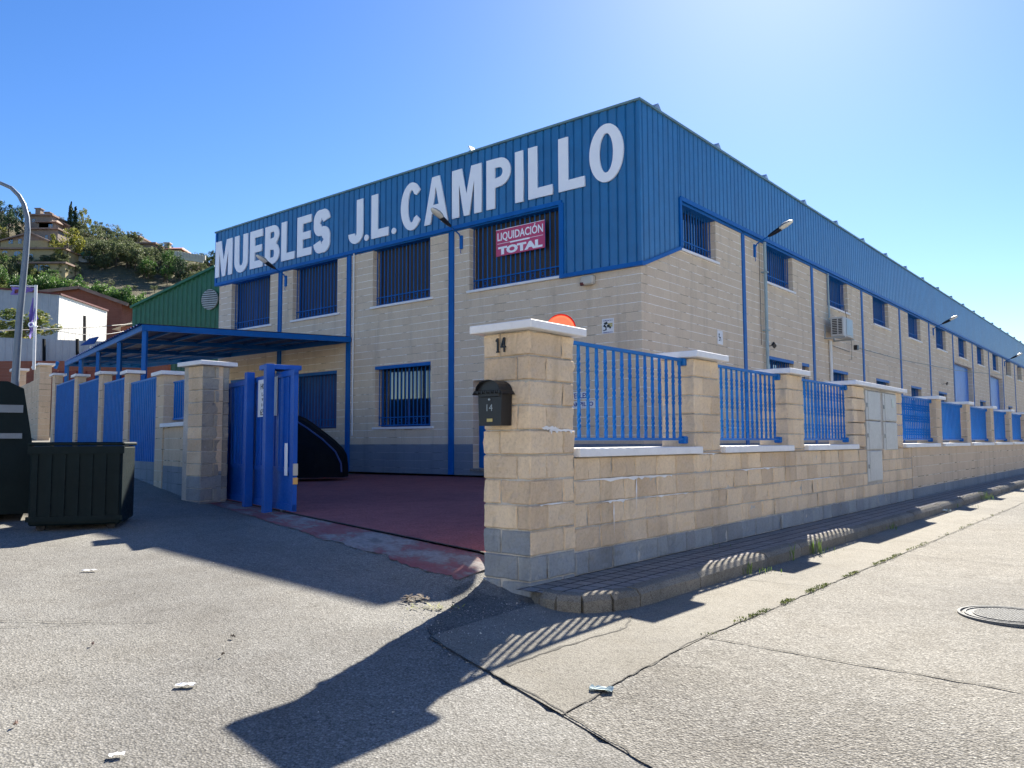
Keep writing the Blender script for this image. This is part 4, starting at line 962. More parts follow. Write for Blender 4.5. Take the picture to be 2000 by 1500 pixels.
# air conditioner
e=empty('air_conditioner',BM@Matrix.Translation((11.95,0,3.62))); tag(e,'grey boxy air conditioner unit on a bracket on the side wall','air conditioner')
m=MB(); m.box(-.50,.50,-.62,-.22,-.30,.32,bev=.02); m.build('case',M['meter'],e)
m=MB()
for i in range(9):
    z=-.22+i*.055
    for y0,y1 in ((-.57,-.46),(-.42,-.27)): m.box(-.506,-.498,y0,y1,z,z+.035)
m.build('side_grille',M['black'],e); m=MB(); m.box(-.22,.36,-.632,-.618,-.24,.27,bev=.004); m.build('front_grille',M['grey'],e)
for x in (-.45,.45):
    m=MB(); m.bar((x,0,-.33),(x,-.65,-.33),.04); m.bar((x,-.02,-.35),(x,-.02,.1),.04); m.build('bracket',M['galv'],e)
# ---------------------------------------------------------------- red mirror behind the pillar
p=at(1096,642,9.6); e=empty('round_mirror',Matrix.Translation((p.x,p.y,-.95))); tag(e,'orange-red round disc showing above the cap of the numbered gate pillar','mirror')
m=MB(); n=28; prof=[(0,.018),(.08,.016),(.13,.014),(.155,.012),(.16,.026),(.178,.026),(.18,-.005)]; D_=Vector((-p.x*0+.05,-1,0)).normalized(); X_=Vector((1,.05,0)).normalized()
N0=len(m.v)
for (r_,d_) in prof:
    for j in range(n): a=2*math.pi*j/n; q=X_*r_*math.cos(a)+Vector((0,0,1))*r_*math.sin(a)+D_*d_; m.v.append((q.x,q.y,q.z+p.z+.95))
for i in range(len(prof)-1):
    for j in range(n): m.f.append((N0+i*n+j,N0+(i+1)*n+j,N0+(i+1)*n+(j+1)%n,N0+i*n+(j+1)%n)); m.m.append(0); m.c.append(None)
m.build('disc',M['red'],e,True); m=MB(); m.tube([(0,.03,0),(0,.03,p.z+.95)],.03,8); m.build('post',M['galv'],e)
# ---------------------------------------------------------------- sliding gate
GM=frame(T0,Td); # local x along the track, local +y is towards the yard? (left of Td)
# Td left normal
ly=Vector((-Td.y,Td.x)); sgn=1 if ly.dot(Tn)>0 else -1   # sgn*y = outwards (street)
def G(x,o,z): return (x,sgn*o,z)
def gbox(m,x0,x1,o0,o1,z0,z1,bev=0):
    a,b=sorted((sgn*o0,sgn*o1)); m.box(x0,x1,a,b,z0,z1,bev=bev)
gate=empty('sliding_gate',GM@Matrix.Translation((5,0,-.96))); tag(gate,'open blue steel sliding gate leaf standing beside its tall guide posts','gate')
def gpart(m,name,mat,parent=gate): o=m.build(name,mat,parent); o.matrix_world=GM; return o
m=MB(); 
for (a,b) in ((4.72,4.85),(6.74,6.86),(8.6,8.72),(11.2,11.3)): gbox(m,a,b,-.03,.03,-.92,.98)
gbox(m,4.72,11.3,-.031,.031,.94,1.02); gbox(m,4.72,11.3,-.031,.031,-.40,-.34); gbox(m,4.72,11.3,-.031,.031,-.93,-.84)
gpart(m,'frame',M['gate'])
m=MB(); gbox(m,4.8,11.25,-.008,.008,-.9,.96); x=4.95
while x<11.2:
    gbox(m,x,x+.06,.008,.022,-.33,.93); x+=.2
gpart(m,'panel',M['gate'])
m=MB(); 
for x in (5.2,10.6): m.disc(G(x,0,-.92),.05,(0,1,0),16,.04)
gpart(m,'wheel',M['galv'])
m=MB(); gbox(m,5.40,6.28,.034,.040,.40,.965); ps=gpart(m,'poster',M['white'])
for t_,z,h_ in (('HORARIO',.86,.09),('L-V 9:30',.74,.06),('9 - 13:30',.66,.05),('16 - 20',.58,.05),('653 400',.47,.10)):
    me=text_mesh(t_,h_,.002,.012,.62 if h_>.08 else .5); o=mobj('lettering',me,M['black'],ps)
    # text x to viewer right = -Td direction when looking from outside
    A=Matrix(((-1 ,0,0,5.84),(0,0,sgn,sgn*.0425),(0,1,0,z),(0,0,0,1))); o.matrix_world=GM@A
gp2=empty('gate_guide',GM@Matrix.Translation((5.6,0,-.96))); tag(gp2,'tall blue guide portal of two posts over the sliding gate leaf','gate post')
def g2(m,name,mat): o=m.build(name,mat,gp2); o.matrix_world=GM; return o
m=MB(); gbox(m,5.33,5.46,.10,.22,-1.06,1.14,bev=.006); g2(m,'post',M['gate'])
m=MB(); gbox(m,5.54,5.67,-.24,-.11,-1.0,1.06,bev=.006); g2(m,'post',M['gate'])
m=MB(); gbox(m,5.335,5.69,-.30,.215,1.065,1.135,bev=.006); g2(m,'crossbar',M['gate'])
m=MB(); 
for o_ in (-.07,.07): m.tube([G(5.5,o_,1.07),G(5.5,o_,1.0)],.03,10)
g2(m,'roller',M['black'])
m=MB(); gbox(m,6.42,6.56,.05,.17,-1.05,1.10,bev=.006); g2(m,'post',M['gate'])
m=MB(); gbox(m,4.93,5.05,.032,.036,-.45,.0); gpart(m,'sticker',M['letter'])
m=MB(); gbox(m,4.69,4.72,-.03,.03,-.44,-.28); gpart(m,'reflector',M['cream']); m=MB(); gbox(m,4.69,4.72,-.03,.03,-.56,-.47); gpart(m,'reflector',M['amber'])
# ---------------------------------------------------------------- left boundary wall with pillars and blue panels
lw=empty('boundary_wall',Matrix.Translation((Q0.x,Q0.y,-.95))); tag(lw,'tan block boundary wall with blue panels left of the sliding gate','wall')
LM=frame(Q0,Fd)
def lp(m,name,mats,parent=lw): o=m.build(name,mats,parent); o.matrix_world=LM; return o
def LO(o0,o1): # outwards positive = towards street (Fd left normal check)
    lyy=Vector((-Fd.y,Fd.x)); s=1 if lyy.dot(Vector((-.8,-.6)))>0 else -1; a,b=sorted((s*o0,s*o1)); return a,b
def gzf(t): p=Q0+Fd*t; return gz(p.x,p.y)
# gate pillar: corner pillar with real blocks, aligned with the warehouse frame
lpil=empty('p'); bpy.data.objects.remove(lpil)
PM=frame(Q0,Rd)
def zzz(): pass
m=MB(); z=1.27; k=0; rr=random.Random(77)
while z>-1.1:
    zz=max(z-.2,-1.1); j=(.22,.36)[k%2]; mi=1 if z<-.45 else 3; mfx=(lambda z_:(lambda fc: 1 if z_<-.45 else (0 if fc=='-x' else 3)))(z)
    # inner face (towards the gate opening): faces -y of the rotated frame
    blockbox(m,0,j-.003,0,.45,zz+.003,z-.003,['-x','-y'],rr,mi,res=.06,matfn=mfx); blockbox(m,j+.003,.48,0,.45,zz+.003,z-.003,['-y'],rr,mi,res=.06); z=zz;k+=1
m.box(.013,.47,.013,.6,-1.1,1.27,2)
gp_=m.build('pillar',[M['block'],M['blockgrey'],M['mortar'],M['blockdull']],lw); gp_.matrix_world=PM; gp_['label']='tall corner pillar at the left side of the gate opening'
m=MB(); m.box(-.09,.57,-.10,.66,1.275,1.345,bev=.006); o=m.build('cap',M['white'],gp_); o.matrix_world=PM
# outer face strip of that pillar along the frontage
a0,a1=LO(-.35,0.0)
m=MB(); m.box(.06,.72,a0,a1,-.45,1.27,0); m.box(.06,.72,a0,a1+.003,-1.2,-.45,1); lp(m,'pillar_side',[M['fwall'],M['fwallg']])
# wall under the first railing
m=MB(); m.box(.72,2.9,a0,a1-.02,-.4,.30,0); m.box(.72,2.9,a0,a1-.017,-1.2,-.4,1); lp(m,'wall_body',[M['fwall'],M['fwallg']])
m=MB(); s0,s1=LO(-.4,.06); m.box(.72,2.35,s0,s1,.30,.37,bev=.005); lp(m,'sill',M['white'])
m=MB(); r0,r1=LO(-.19,-.16)
m.box(.72,2.33,r0,r1,1.12,1.15); m.box(.72,2.33,r0,r1,.44,.47)
for i in range(11): x=.8+i*.145; m.box(x,x+.026,r0,r1,.47,1.12)
lp(m,'railing',M['rail'])
plist=[(2.35,2.9,1.28),(5.15,5.6,1.50),(7.95,8.4,1.68),(11.3,11.8,1.85),(15.2,15.8,2.15),(18.7,20.2,2.75)]
for i,(x0,x1,zt) in enumerate(plist):
    b0_,b1_=(a0,a1) if i in (0,5) else LO(-.20,0)
    m=MB(); m.box(x0,x1,b0_-.01,b1_,-1.3,zt); p=lp(m,'pillar',M['fwall']); m=MB(); m.box(x0-.1,x1+.1,b0_-.1,b1_+.08,zt,zt+.07,bev=.005); lp(m,'cap',M['white'],p)
r0,r1=LO(-.08,-.05)
for (a,b,z0,z1) in ((2.9,5.15,-.35,1.26),(5.6,7.95,-.3,1.42),(8.4,11.3,-.2,1.6),(11.8,15.2,-.1,1.80)):
    m=MB(); m.box(a,b,r0,r1,z0,z1); x=a+.03
    while x<b-.03: m.box(x,x+.03,r0-.014,r1+.014,z0,z1+.02); x+=.145
    m.box(a,b,r0-.016,r1+.016,z1,z1+.04); lp(m,'blue_panel',M['rail'])
    m=MB(); m.box(a,b,a0,a1-.02,-1.3,z0); lp(m,'wall_body',M['fwallg'])
# farther wall to the left
m=MB(); m.box(20.2,60,a0,a1,-1,2.3); lp(m,'wall_body',M['fwall'])
for x in (26,32,38): m=MB(); m.box(x,x+.9,a0-.05,a1+.03,-1,3.1); p=lp(m,'pillar',M['fwall']); m=MB(); m.box(x-.1,x+1,a0-.15,a1+.12,3.1,3.2); lp(m,'cap',M['white'],p)
# ---------------------------------------------------------------- carport
cp=empty('carport',BM@Matrix.Translation((0,12,-.8))); tag(cp,'blue steel carport with ribbed sheet roof leaning against the warehouse front','carport')
A_=Vector(at(688,664,22.6)); zA=2.93; zE=2.68
pA=loc2(Cc,Rd,-.05,9.45); rB=ray(280,640); rB=rB*(zE/rB.z); pB=Vector((rB.x,rB.y)); pD=pB+Fd*10.6; pE=loc2(Cc,Rd,-.05,16.5)+Vector((-4.0,3.0))
def V(p,z): return Vector((p.x,p.y,z))
zf=lambda u,v:(zE+(zA-zE)*v)
def cpt(u,v,dz=0): # u along the eave, v from eave to wall
    p=(pB*(1-u)+pD*u)*(1-v)+(pA*(1-u)+pE*u)*v; return Vector((p.x,p.y,zf(u,v)+dz))
m=MB(); nu=150
for i in range(nu):
    u0=i/nu;u1=(i+1)/nu; d0=.035 if i%4 in(0,1) else 0; d1=.035 if (i+1)%4 in(0,1) else 0
    m.quad(cpt(u0,-.02,d0+.06),cpt(u1,-.02,d1+.06),cpt(u1,1,d1+.06),cpt(u0,1,d0+.06))
m.build('roof_sheet',M['dblue'],cp).matrix_world=Matrix.Identity(4)
def cb(m,p,q,w_,d_): m.bar(p,q,w_,d_)
m=MB(); cb(m,cpt(0,0),cpt(0,1),.06,.14); cb(m,cpt(0,0),cpt(1,0),.06,.14); cb(m,cpt(0,1),cpt(1,1),.06,.14); cb(m,cpt(1,0),cpt(1,1),.06,.14)
for u in (.25,.5,.75): cb(m,cpt(u,0,-.02),cpt(u,1,-.02),.06,.12)
for v in (.14,.28,.42,.57,.71,.86): cb(m,cpt(0,v,.015),cpt(1,v,.015),.04,.06)
m.build('roof_frame',M['trim'],cp).matrix_world=Matrix.Identity(4)
for u in (0.005,.25,.5,.75,.99):
    p=cpt(u,.01); m=MB(); m.box(p.x-.05,p.x+.05,p.y-.05,p.y+.05,-1.0,p.z-.05); m.build('post',M['trim'],cp).matrix_world=Matrix.Identity(4)
# ---------------------------------------------------------------- covered dark hull leaning by the wall
e=empty('covered_hull',BM@Matrix.Translation((-1.0,11.2,-.8))); tag(e,'dark tarpaulin-covered upturned hull leaning in the yard behind the gate','covered boat')
def hull():
    c0=at(560,880,19.6); m=MB(); prof=[(555,812,922),(575,811,922),(590,817,923),(605,827,923),(620,838,924),(635,849,924),(650,861,924),(662,873,925),(669,884,925),(671,897,925)]
    secs=[]
    for (px,t,b) in prof:
        P=at(px,b,19.3); top=at(px,t,19.6); z0=-.82; row=[]
        hh=top.z-z0; w_=1.0*min(1,hh/1.2)+.15
        for j in range(9):
            a=math.pi*j/8; row.append((P.x, 19.6-w_*.5*math.cos(a)*1.1, z0+hh*(math.sin(a)**.6)))
        secs.append(row)
    for r0,r1 in zip(secs,secs[1:]):
        for j in range(8): m.quad(r0[j],r1[j],r1[j+1],r0[j+1])
    m.poly(secs[0]); m.poly(secs[-1][::-1]); return m
o=hull().build('cover',M['dark'],e,True); o.matrix_world=Matrix.Identity(4)
m=MB()
for (a,b) in zip([(578,822),(600,836),(630,858),(655,882),(666,905)],[(600,836),(630,858),(655,882),(666,905),(667,922)]):
    m.tube([at(a[0],a[1],18.98),at(b[0],b[1],18.98)],.02,6)
m.build('rim',M['dblue'],e).matrix_world=Matrix.Identity(4)
# ---------------------------------------------------------------- dark container and dark van on the street
c0=at(54,1012,9.6); c1=at(236,1012,9.9)
dv=(Vector((c1.x,c1.y))-Vector((c0.x,c0.y))); Lc=dv.length; CM=frame(Vector((c0.x,c0.y)),dv.normalized(),gz(c0.x,c0.y))
e=empty('waste_container',CM); tag(e,'low dark steel waste container parked on the road before the wall','container')
m=MB(); m.box(0,Lc,0,1.0,.07,1.02,bev=.02)
for i in range(7): x=.06+i*(Lc-.12)/6; m.box(x-.03,x+.03,-.02,0,.15,.92)
m.box(-.02,Lc+.02,-.03,.02,.93,1.02); m.box(-.02,Lc+.02,-.03,.02,.12,.18); m.build('body',M['vand'],e)
m=MB(); m.box(-.02,Lc+.02,-.02,1.02,1.025,1.07,bev=.015); m.build('lid',M['vand'],e)
for x in (.12,Lc-.12):
    for y in (.1,.9): m=MB(); m.disc((x,y,.05),.05,(0,1,0),16,.05); m.build('wheel',M['tyre'],e)
VM=frame(Vector((at(58,1000,10.6).x,at(58,1000,10.6).y)),Vector((-.85,-.53)),gz(-6.5,10.5))
e=empty('parked_van',VM); tag(e,'dark parked van cut off by the left edge of the photo','van')
m=MB(); sgn2=-1
pr=[(0,.10),(.0,1.0),(.03,1.2),(.12,1.74),(.3,1.83),(3.9,1.83),(4.2,1.2),(4.9,1.0),(5.0,.10)]
for y0,y1 in ((-1.75,0.0),):
    m.poly([(x,y1,z) for x,z in pr]); m.poly([(x,y0,z) for x,z in reversed(pr)])
    for (a,b) in zip(pr,pr[1:]+pr[:1]): m.quad((a[0],y0,a[1]),(b[0],y0,b[1]),(b[0],y1,b[1]),(a[0],y1,a[1]))
m.build('body',M['vand'],e)
for x in (.5,2.0):
    m=MB(); m.box(x,x+1.2,0.0,.012,1.2,1.62,bev=.004); m.build('window',M['glass'],e)
for x in (.9,4.0):
    for y in (-.02,-1.72):
        m=MB(); m.disc((x,y,.33),.33,(0,1,0),24,.2); w_=m.build('wheel',M['tyre'],e); m=MB(); m.disc((x,y+.04,.33),.2,(0,1,0),20,.15); m.build('rim',M['galv'],w_)
for y in (-.15,-1.6): m=MB(); m.box(-.02,.03,y-.1,y+.1,.75,1.0,bev=.01); m.build('tail_light',M['rust'],e)
m=MB(); m.box(-.06,.0,-1.72,-.03,.35,.55,bev=.02); m.build('bumper',M['vand'],e); m=MB(); m.box(.12,3.6,.012,.03,1.42,1.52); m.box(.12,3.6,.012,.03,1.08,1.15); m.build('trim',M['lpole'],e)
# ---------------------------------------------------------------- unseen buildings across the two streets, added to bounce sun; main-road one also reflected
for org,xd,L,lb in ((Vector((-30,-17)),Vector((1,-.15)).normalized(),62,'white sheet warehouse across the main road'),(loc2(P0,Rd,-2,-30),Rd,70,'white sheet warehouse across the side street')):
    e=empty('warehouse',frame(org,xd,-1.9 if 'main' in lb else -4.0)); tag(e,lb,'warehouse')
    m=MB(); s_=1 if 'main' in lb else 1
    if 'main' in lb: pts=lambda x,y: (x,-y)
    else: pts=lambda x,y:(x,-y)
    n=int(L/.5)
    for i in range(n):
        a=i*L/n
        for (u,v,d0,d1) in ((0,.3,0,0),(.3,.36,0,.04),(.36,.44,.04,.04),(.44,.5,.04,0)): m.quad((a+v,d1,1),(a+u,d0,1),(a+u,d0,8.5),(a+v,d1,8.5))
    m.quad((0,0,8.5),(L,0,8.5),(L,-12,8.5),(0,-12,8.5)); m.quad((0,-12,0),(0,-12,8.5),(0,0,8.5),(0,0,0)); m.quad((L,0,0),(L,0,8.5),(L,-12,8.5),(L,-12,0)); m.quad((L,-12,0),(L,-12,8.5),(0,-12,8.5),(0,-12,0))
    m.build('wall',M['whitesheet'],e); m=MB(); m.box(0,L,-.02,.05,0,1.02); m.build('plinth',M['concrete'],e)
    for k in range(6):
        x=4+k*(L-8)/5.5; m=MB(); m.box(x,x+3.2,.045,.09,.1,3.6); m.build('door',M['greysheet'],e)
        m=MB(); m.box(x+4,x+6.5,.045,.09,5,6.3); m.build('window',M['glass'],e)
# ---------------------------------------------------------------- street lamp at left
b_=at(24,900,19.5); top=at(53,440,19.5)
e=empty('street_lamp',Matrix.Translation((b_.x,b_.y,gz(b_.x,b_.y)))); tag(e,'tall grey curved street lamp post at the left edge','street lamp')
m=MB(); pts=[Vector((b_.x,b_.y,gz(b_.x,b_.y)-.1))]
for (x,y) in ((26,800),(38,620),(50,500),(54,450),(53,425),(47,400),(37,382),(22,367),(2,358),(-30,352),(-70,350)): pts.append(at(x,y,19.5))
m.tube(pts,.08,14,radii=[.10,.092,.08,.07,.065,.06,.056,.052,.048,.045,.04,.04]); o=m.build('post',M['lpole'],e,True); o.matrix_world=Matrix.Identity(4)
hp=at(-80,352,19.5); m=MB(); m.box(-.45,.2,-.15,.15,-.08,.08,bev=.05,M=Matrix.Translation(hp)); m.build('lamp_head',M['galv'],e).matrix_world=Matrix.Identity(4)
# flag banner on pole
fz=26.0; e=empty('banner_pole',Matrix.Translation((at(68,720,fz).x,fz,2.4))); tag(e,'white pole with a torn purple and white banner behind the wall','flagpole')
m=MB(); m.tube([at(66,722,fz),at(70,557,fz)],.05,10); m.tube([at(70,559,fz),at(20,558,fz)],.02,6); m.build('pole',M['pvc'],e).matrix_world=Matrix.Identity(4)
def cloth(name,quad,mat,seed,nx=8,ny=10,wv=.08):
    m=MB(); g=[]
    for j in range(ny+1):
        row=[]
        for i in range(nx+1):
            u=i/nx;v=j/ny; a=Vector(quad[0])*(1-u)+Vector(quad[1])*u; b=Vector(quad[3])*(1-u)+Vector(quad[2])*u; p=a*(1-v)+b*v
            p=Vector((p.x,p.y+wv*math.sin(u*7+seed+v*5)*(.3+v),p.z)); row.append(p)
        g.append(row)
    for j in range(ny):
        for i in range(nx): m.quad(g[j][i],g[j][i+1],g[j+1][i+1],g[j+1][i])
    o=m.build(name,mat,e,True); o.matrix_world=Matrix.Identity(4); return o
cloth('cloth',[at(21,560,fz),at(68,562,fz),at(66,570,fz),at(24,577,fz)],M['purple'],0); cloth('cloth',[at(28,565,fz-.1),at(38,565,fz-.1),at(36,572,fz-.1),at(29,573,fz-.1)],M['rust'],1,3,3,.02)
cloth('cloth',[at(63,580,fz),at(68,584,fz),at(72,622,fz),at(57,635,fz)],M['purple'],2); cloth('cloth',[at(58,630,fz),at(71,624,fz),at(66,640,fz),at(58,662,fz)],M['purple'],4)
o=mobj('lettering',text_mesh('OL',.18,.02,.03),M['letter'],e); q=at(64,634,fz-.2); o.matrix_world=Matrix.Translation(q)@Matrix.Rotation(math.pi/2,4,'X')
# ---------------------------------------------------------------- background buildings
def ribbed(m,p0,p1,z0,ztop,pitch,depth,out,mi=0):
    "vertical ribbed sheet from p0 to p1 (2D); ztop a function of 0..1"
    d=(p1-p0); L=d.length; d.normalize(); n=max(2,int(L/pitch)); 
    for i in range(n):
        for (a,b,da,db) in ((0,.62,0,0),(.62,.74,0,depth),(.74,.88,depth,depth),(.88,1,depth,0)):
            ua=(i+a)/n;ub=(i+b)/n; pa=p0+(p1-p0)*ua+out*da; pb=p0+(p1-p0)*ub+out*db
            m.quad((pa.x,pa.y,z0),(pb.x,pb.y,z0),(pb.x,pb.y,ztop(ub)),(pa.x,pa.y,ztop(ua)),mi)
Yg=42
gA=at(259,601,Yg); dirL=Vector((-.77156,.63616)); 
# green gable wall runs away to the left-back of the warehouse
rr_=ray(430,518); g0=Vector((gA.x,gA.y)); 
def onwall(px,py,P,D):
    r=ray(px,py); det=r.x*(-D.y)+D.x*r.y; t=(P.x*(-D.y)+D.x*P.y)/det; return r*t
Dg=Vector((.93,-.37)).normalized(); gB=onwall(424,521,g0,Dg); gC=onwall(560,590,g0,Dg)
e=empty('green_warehouse',Matrix.Translation((gA.x,gA.y,-1))); tag(e,'green ribbed sheet warehouse with a sloping gable behind the carport','warehouse')
def gid(o): o.matrix_world=Matrix.Identity(4); return o
m=MB(); ribbed(m,Vector((gA.x,gA.y)),Vector((gB.x,gB.y)),-1,lambda u:gA.z+(gB.z-gA.z)*u,.30,.06,Vector((-.37,-.93)))
ribbed(m,Vector((gB.x,gB.y)),Vector((gC.x,gC.y)),-1,lambda u:gB.z+(gC.z-gB.z)*u,.30,.06,Vector((-.37,-.93)))
bk=Vector((.37,.93))*25
a2=Vector((gA.x,gA.y)); m.quad((a2.x,a2.y,-1),(a2.x,a2.y,gA.z),(a2.x+bk.x,a2.y+bk.y,gA.z),(a2.x+bk.x,a2.y+bk.y,-1))
gid(m.build('wall',M['green'],e)); m=MB()
b2=Vector((gB.x,gB.y)); c2=Vector((gC.x,gC.y))
m.quad((a2.x,a2.y,gA.z+.02),(b2.x,b2.y,gB.z+.02),(b2.x+bk.x,b2.y+bk.y,gB.z+.02),(a2.x+bk.x,a2.y+bk.y,gA.z+.02)); m.quad((b2.x,b2.y,gB.z+.02),(c2.x,c2.y,gC.z+.02),(c2.x+bk.x,c2.y+bk.y,gC.z+.02),(b2.x+bk.x,b2.y+bk.y,gB.z+.02))
o_=Vector((-.37,-.93)); m.bar((a2.x+o_.x*.1,a2.y+o_.y*.1,gA.z),(b2.x+o_.x*.1,b2.y+o_.y*.1,gB.z),.2,.12); gid(m.build('roof',M['green'],e))
v0=onwall(410,585,Vector((gA.x,gA.y))+o_*.12,Dg); m=MB(); m.disc(v0,.52,(o_.x,o_.y,0),28,.08); 
vt=gid(m.build('vent',M['grey'],e)); m=MB()
for i in range(-4,5): h=math.sqrt(max(0,.5**2-(i*.11)**2)); m.box(-h,h,-.06,-.04,i*.11-.015,i*.11+.015,M=Matrix.Translation(v0)@Matrix.Rotation(math.atan2(Dg.y,Dg.x),4,'Z'))
gid(m.build('louvre',M['dark'],vt))
# white warehouse, shade of its front put into the grey sheet colour
Yw=58; e=empty('white_warehouse',Matrix.Translation((at(117,600,Yw).x,Yw,-1))); tag(e,'white and grey sheet warehouse with a sunlit side at far left','warehouse')
w0=at(116,575,Yw); wl_=at(-120,553,Yw-1.5); Dw=Vector((-.10,.995)); 
wr=onwall(209,607,Vector((w0.x,w0.y)),Dw)
m=MB(); ribbed(m,Vector((wl_.x,wl_.y)),Vector((w0.x,w0.y)),-1,lambda u:wl_.z+(w0.z-wl_.z)*u,.5,.04,Vector((0,-1))); gid(m.build('wall',M['greysheet'],e))
m=MB(); ribbed(m,Vector((w0.x,w0.y)),Vector((wr.x,wr.y)),-1,lambda u:w0.z+(wr.z-w0.z)*u,.6,.018,Vector((1,.1))); gid(m.build('side_wall',M['whitesheet'],e))
m=MB(); m.bar(w0+Vector((.06,-.05,.02)),wr+Vector((.06,0,.02)),.15,.12); m.bar(w0+Vector((0,-.06,.02)),wl_+Vector((0,-.06,.02)),.15,.12); m.quad(wl_,w0,wr,(wl_.x,wr.y,wr.z)); gid(m.build('roof_edge',M['rust'],e))
# brick warehouse
Yb=76; e=empty('brick_warehouse',Matrix.Translation((at(160,600,Yb).x,Yb,-1))); tag(e,'red brick warehouse behind the white one','warehouse')
bl=at(80,573,Yb); bt=at(158,564,Yb); br_=at(238,592,Yb); m=MB(); m.poly([(bl.x,Yb,-1),(br_.x,Yb,-1),tuple(br_),tuple(bt),tuple(bl)]); m.quad((br_.x,Yb,-1),(br_.x-.5,Yb+14,-1),(br_.x-.5,Yb+14,br_.z),tuple(br_)); gid(m.build('wall',M['redbrick'],e))
m=MB(); up=Vector((0,0,.25)); bo=Vector((0,14,0)); f_=Vector((0,-.4,0))
for p,q in ((bl,bt),(bt,br_+Vector((.8,0,-.3)))): m.quad(p+f_+up*.4,q+f_+up*.4,q+bo+up*.4,p+bo+up*.4); m.bar(p+f_+up*.3,q+f_+up*.3,.1,.3)
gid(m.build('roof',M['tile'],e))
# small low houses between brick warehouse and green one
Y=62; p=at(236,640,Y); q=at(262,640,Y); e=empty('low_shed',Matrix.Translation((p.x,Y,-1))); tag(e,'small brick shed with a pale sloped roof beside the green warehouse','shed')
m=MB(); m.box(0,q.x-p.x,0,4,0,at(240,637,Y).z+1); m.build('wall',M['redbrick'],e); m=MB(); h_=at(240,637,Y).z+1; m.quad((-.5,-.4,h_-.3),(q.x-p.x+.5,-.4,h_+.5),(q.x-p.x+.5,4,h_+.6),(-.5,4,h_-.2)); m.build('roof',M['whitesheet'],e)
# sheet fence with dark posts
Y=37; e=empty('sheet_fence',Matrix.Translation((at(90,700,Y).x,Y,2))); tag(e,'grey sheet metal fence with dark posts on a brick base at far left','fence')
fa=at(-60,657,Y-1); fb=at(205,667,Y+1); m=MB(); ribbed(m,Vector((fa.x,fa.y)),Vector((fb.x,fb.y)),at(100,708,Y).z,lambda u:fa.z+(fb.z-fa.z)*u,.28,.03,Vector((0,-1))); gid(m.build('sheet',M['greysheet'],e))
for px in (17,86,151): p=at(px,662,Y-.2); q=at(px,706,Y-.2); m=MB(); m.bar(q,p,.10); gid(m.build('post',M['dark'],e))
m=MB(); m.bar(at(-60,682,Y-.2),at(205,694,Y+.8),.07); m.bar(at(-60,700,Y-.2),at(205,710,Y+.8),.07); gid(m.build('rail',M['dark'],e))
m=MB(); p=at(-80,706,Y-.5); q=at(330,712,Y-.5); m.box(p.x,q.x,Y-.6,Y-.3,-1,p.z); gid(m.build('base_wall',M['redbrick'],e))
# dark red container behind wall
Y=33; e=empty('skip_container',Matrix.Translation((at(160,725,Y).x,Y,0))); tag(e,'dark red steel skip seen above the blue panels','skip')
p=at(103,724,Y);q=at(212,728,Y); m=MB(); m.box(p.x,q.x,Y,Y+2,0,p.z)
for i in range(6): x=p.x+.2+i*(q.x-p.x-.4)/5; m.box(x-.05,x+.05,Y-.08,Y,.2,p.z)
gid(m.build('body',M['rust'],e)); m=MB(); m.bar(at(108,720,Y-.1),at(113,706,Y-.1),.1); gid(m.build('lever',M['trim'],e))
# utility post and tilted panels near the white warehouse
Y=50; e=empty('rusty_post',Matrix.Translation((at(165,665,Y).x,Y,0))); tag(e,'thin rusty post in front of the white warehouse','post'); m=MB(); m.tube([at(165,668,Y),at(165,617,Y)],.09,8); gid(m.build('pole',M['bark'],e))
Y=34; e=empty('dark_panel',Matrix.Translation((at(175,670,Y).x,Y,0))); tag(e,'tilted dark grey panel standing above the carport edge','panel'); m=MB(); P=[at(156,675,Y),at(183,671,Y),at(192,657,Y+.4),at(174,661,Y+.4)]; m.poly(P); m.poly([p_+Vector((0,.08,0)) for p_ in P][::-1]); gid(m.build('sheet',M['dblue'],e)); m=MB(); m.tube([at(176,676,Y+.2),at(176,690,Y+.2)],.04,6); gid(m.build('stand',M['galv'],e))
# overhead wires
for i,(a,b,s,lb) in enumerate((((-10,646,33),(470,590,55),0,'thin overhead wire crossing in front of the green warehouse'),((60,634,40),(262,642,60),0,'thin overhead wire crossing the white warehouse'))):
    m=MB(); A=at(*a);B=at(*b); m.tube([A.lerp(B,t/10)-Vector((0,0,.5*math.sin(math.pi*t/10))) for t in range(11)],.02,4); tag(m.build('overhead_wire',M['black']),lb,'wire')
# ---------------------------------------------------------------- hill
sk=[(-400,380),(-150,400),(0,418),(60,440),(130,440),(180,458),(250,472),(300,482),(350,498),(430,520),(520,550),(620,600),(760,680),(900,740)]
def skyy(px):
    for (a,b),(c,d) in zip(sk,sk[1:]):
        if a<=px<=c: return b+(d-b)*(px-a)/(c-a)
    return sk[-1][1]
DR=150
def hp_(px,r):
    D=66+r*(DR-66) if r<=1 else DR+(r-1)*120
    y=skyy(px); b=at(px,y,1); zr=b.z*DR; rr_=min(1,r); z=-1.5+(zr+1.5)*(rr_**1.15)
    if r>1: z=zr*(1-(r-1)**1.5*.9)
    z+=1.2*noise.noise(Vector((b.x*D*.06,D*.06,0)))*min(1,r*2)*(1 if r<.95 else .3)
    return Vector((b.x*D,D,z))
m=MB(); NU,NV=150,46; vs=[]
for j in range(NV+1):
    for i in range(NU+1): vs.append(tuple(hp_(-400+1300*i/NU,2.0*j/NV)))
m.v=vs
for j in range(NV):
    for i in range(NU): a=j*(NU+1)+i; m.f.append((a,a+1,a+NU+2,a+NU+1)); m.m.append(0); m.c.append(None)
tag(m.build('hill',M['hill'],smooth=True),kind='structure')
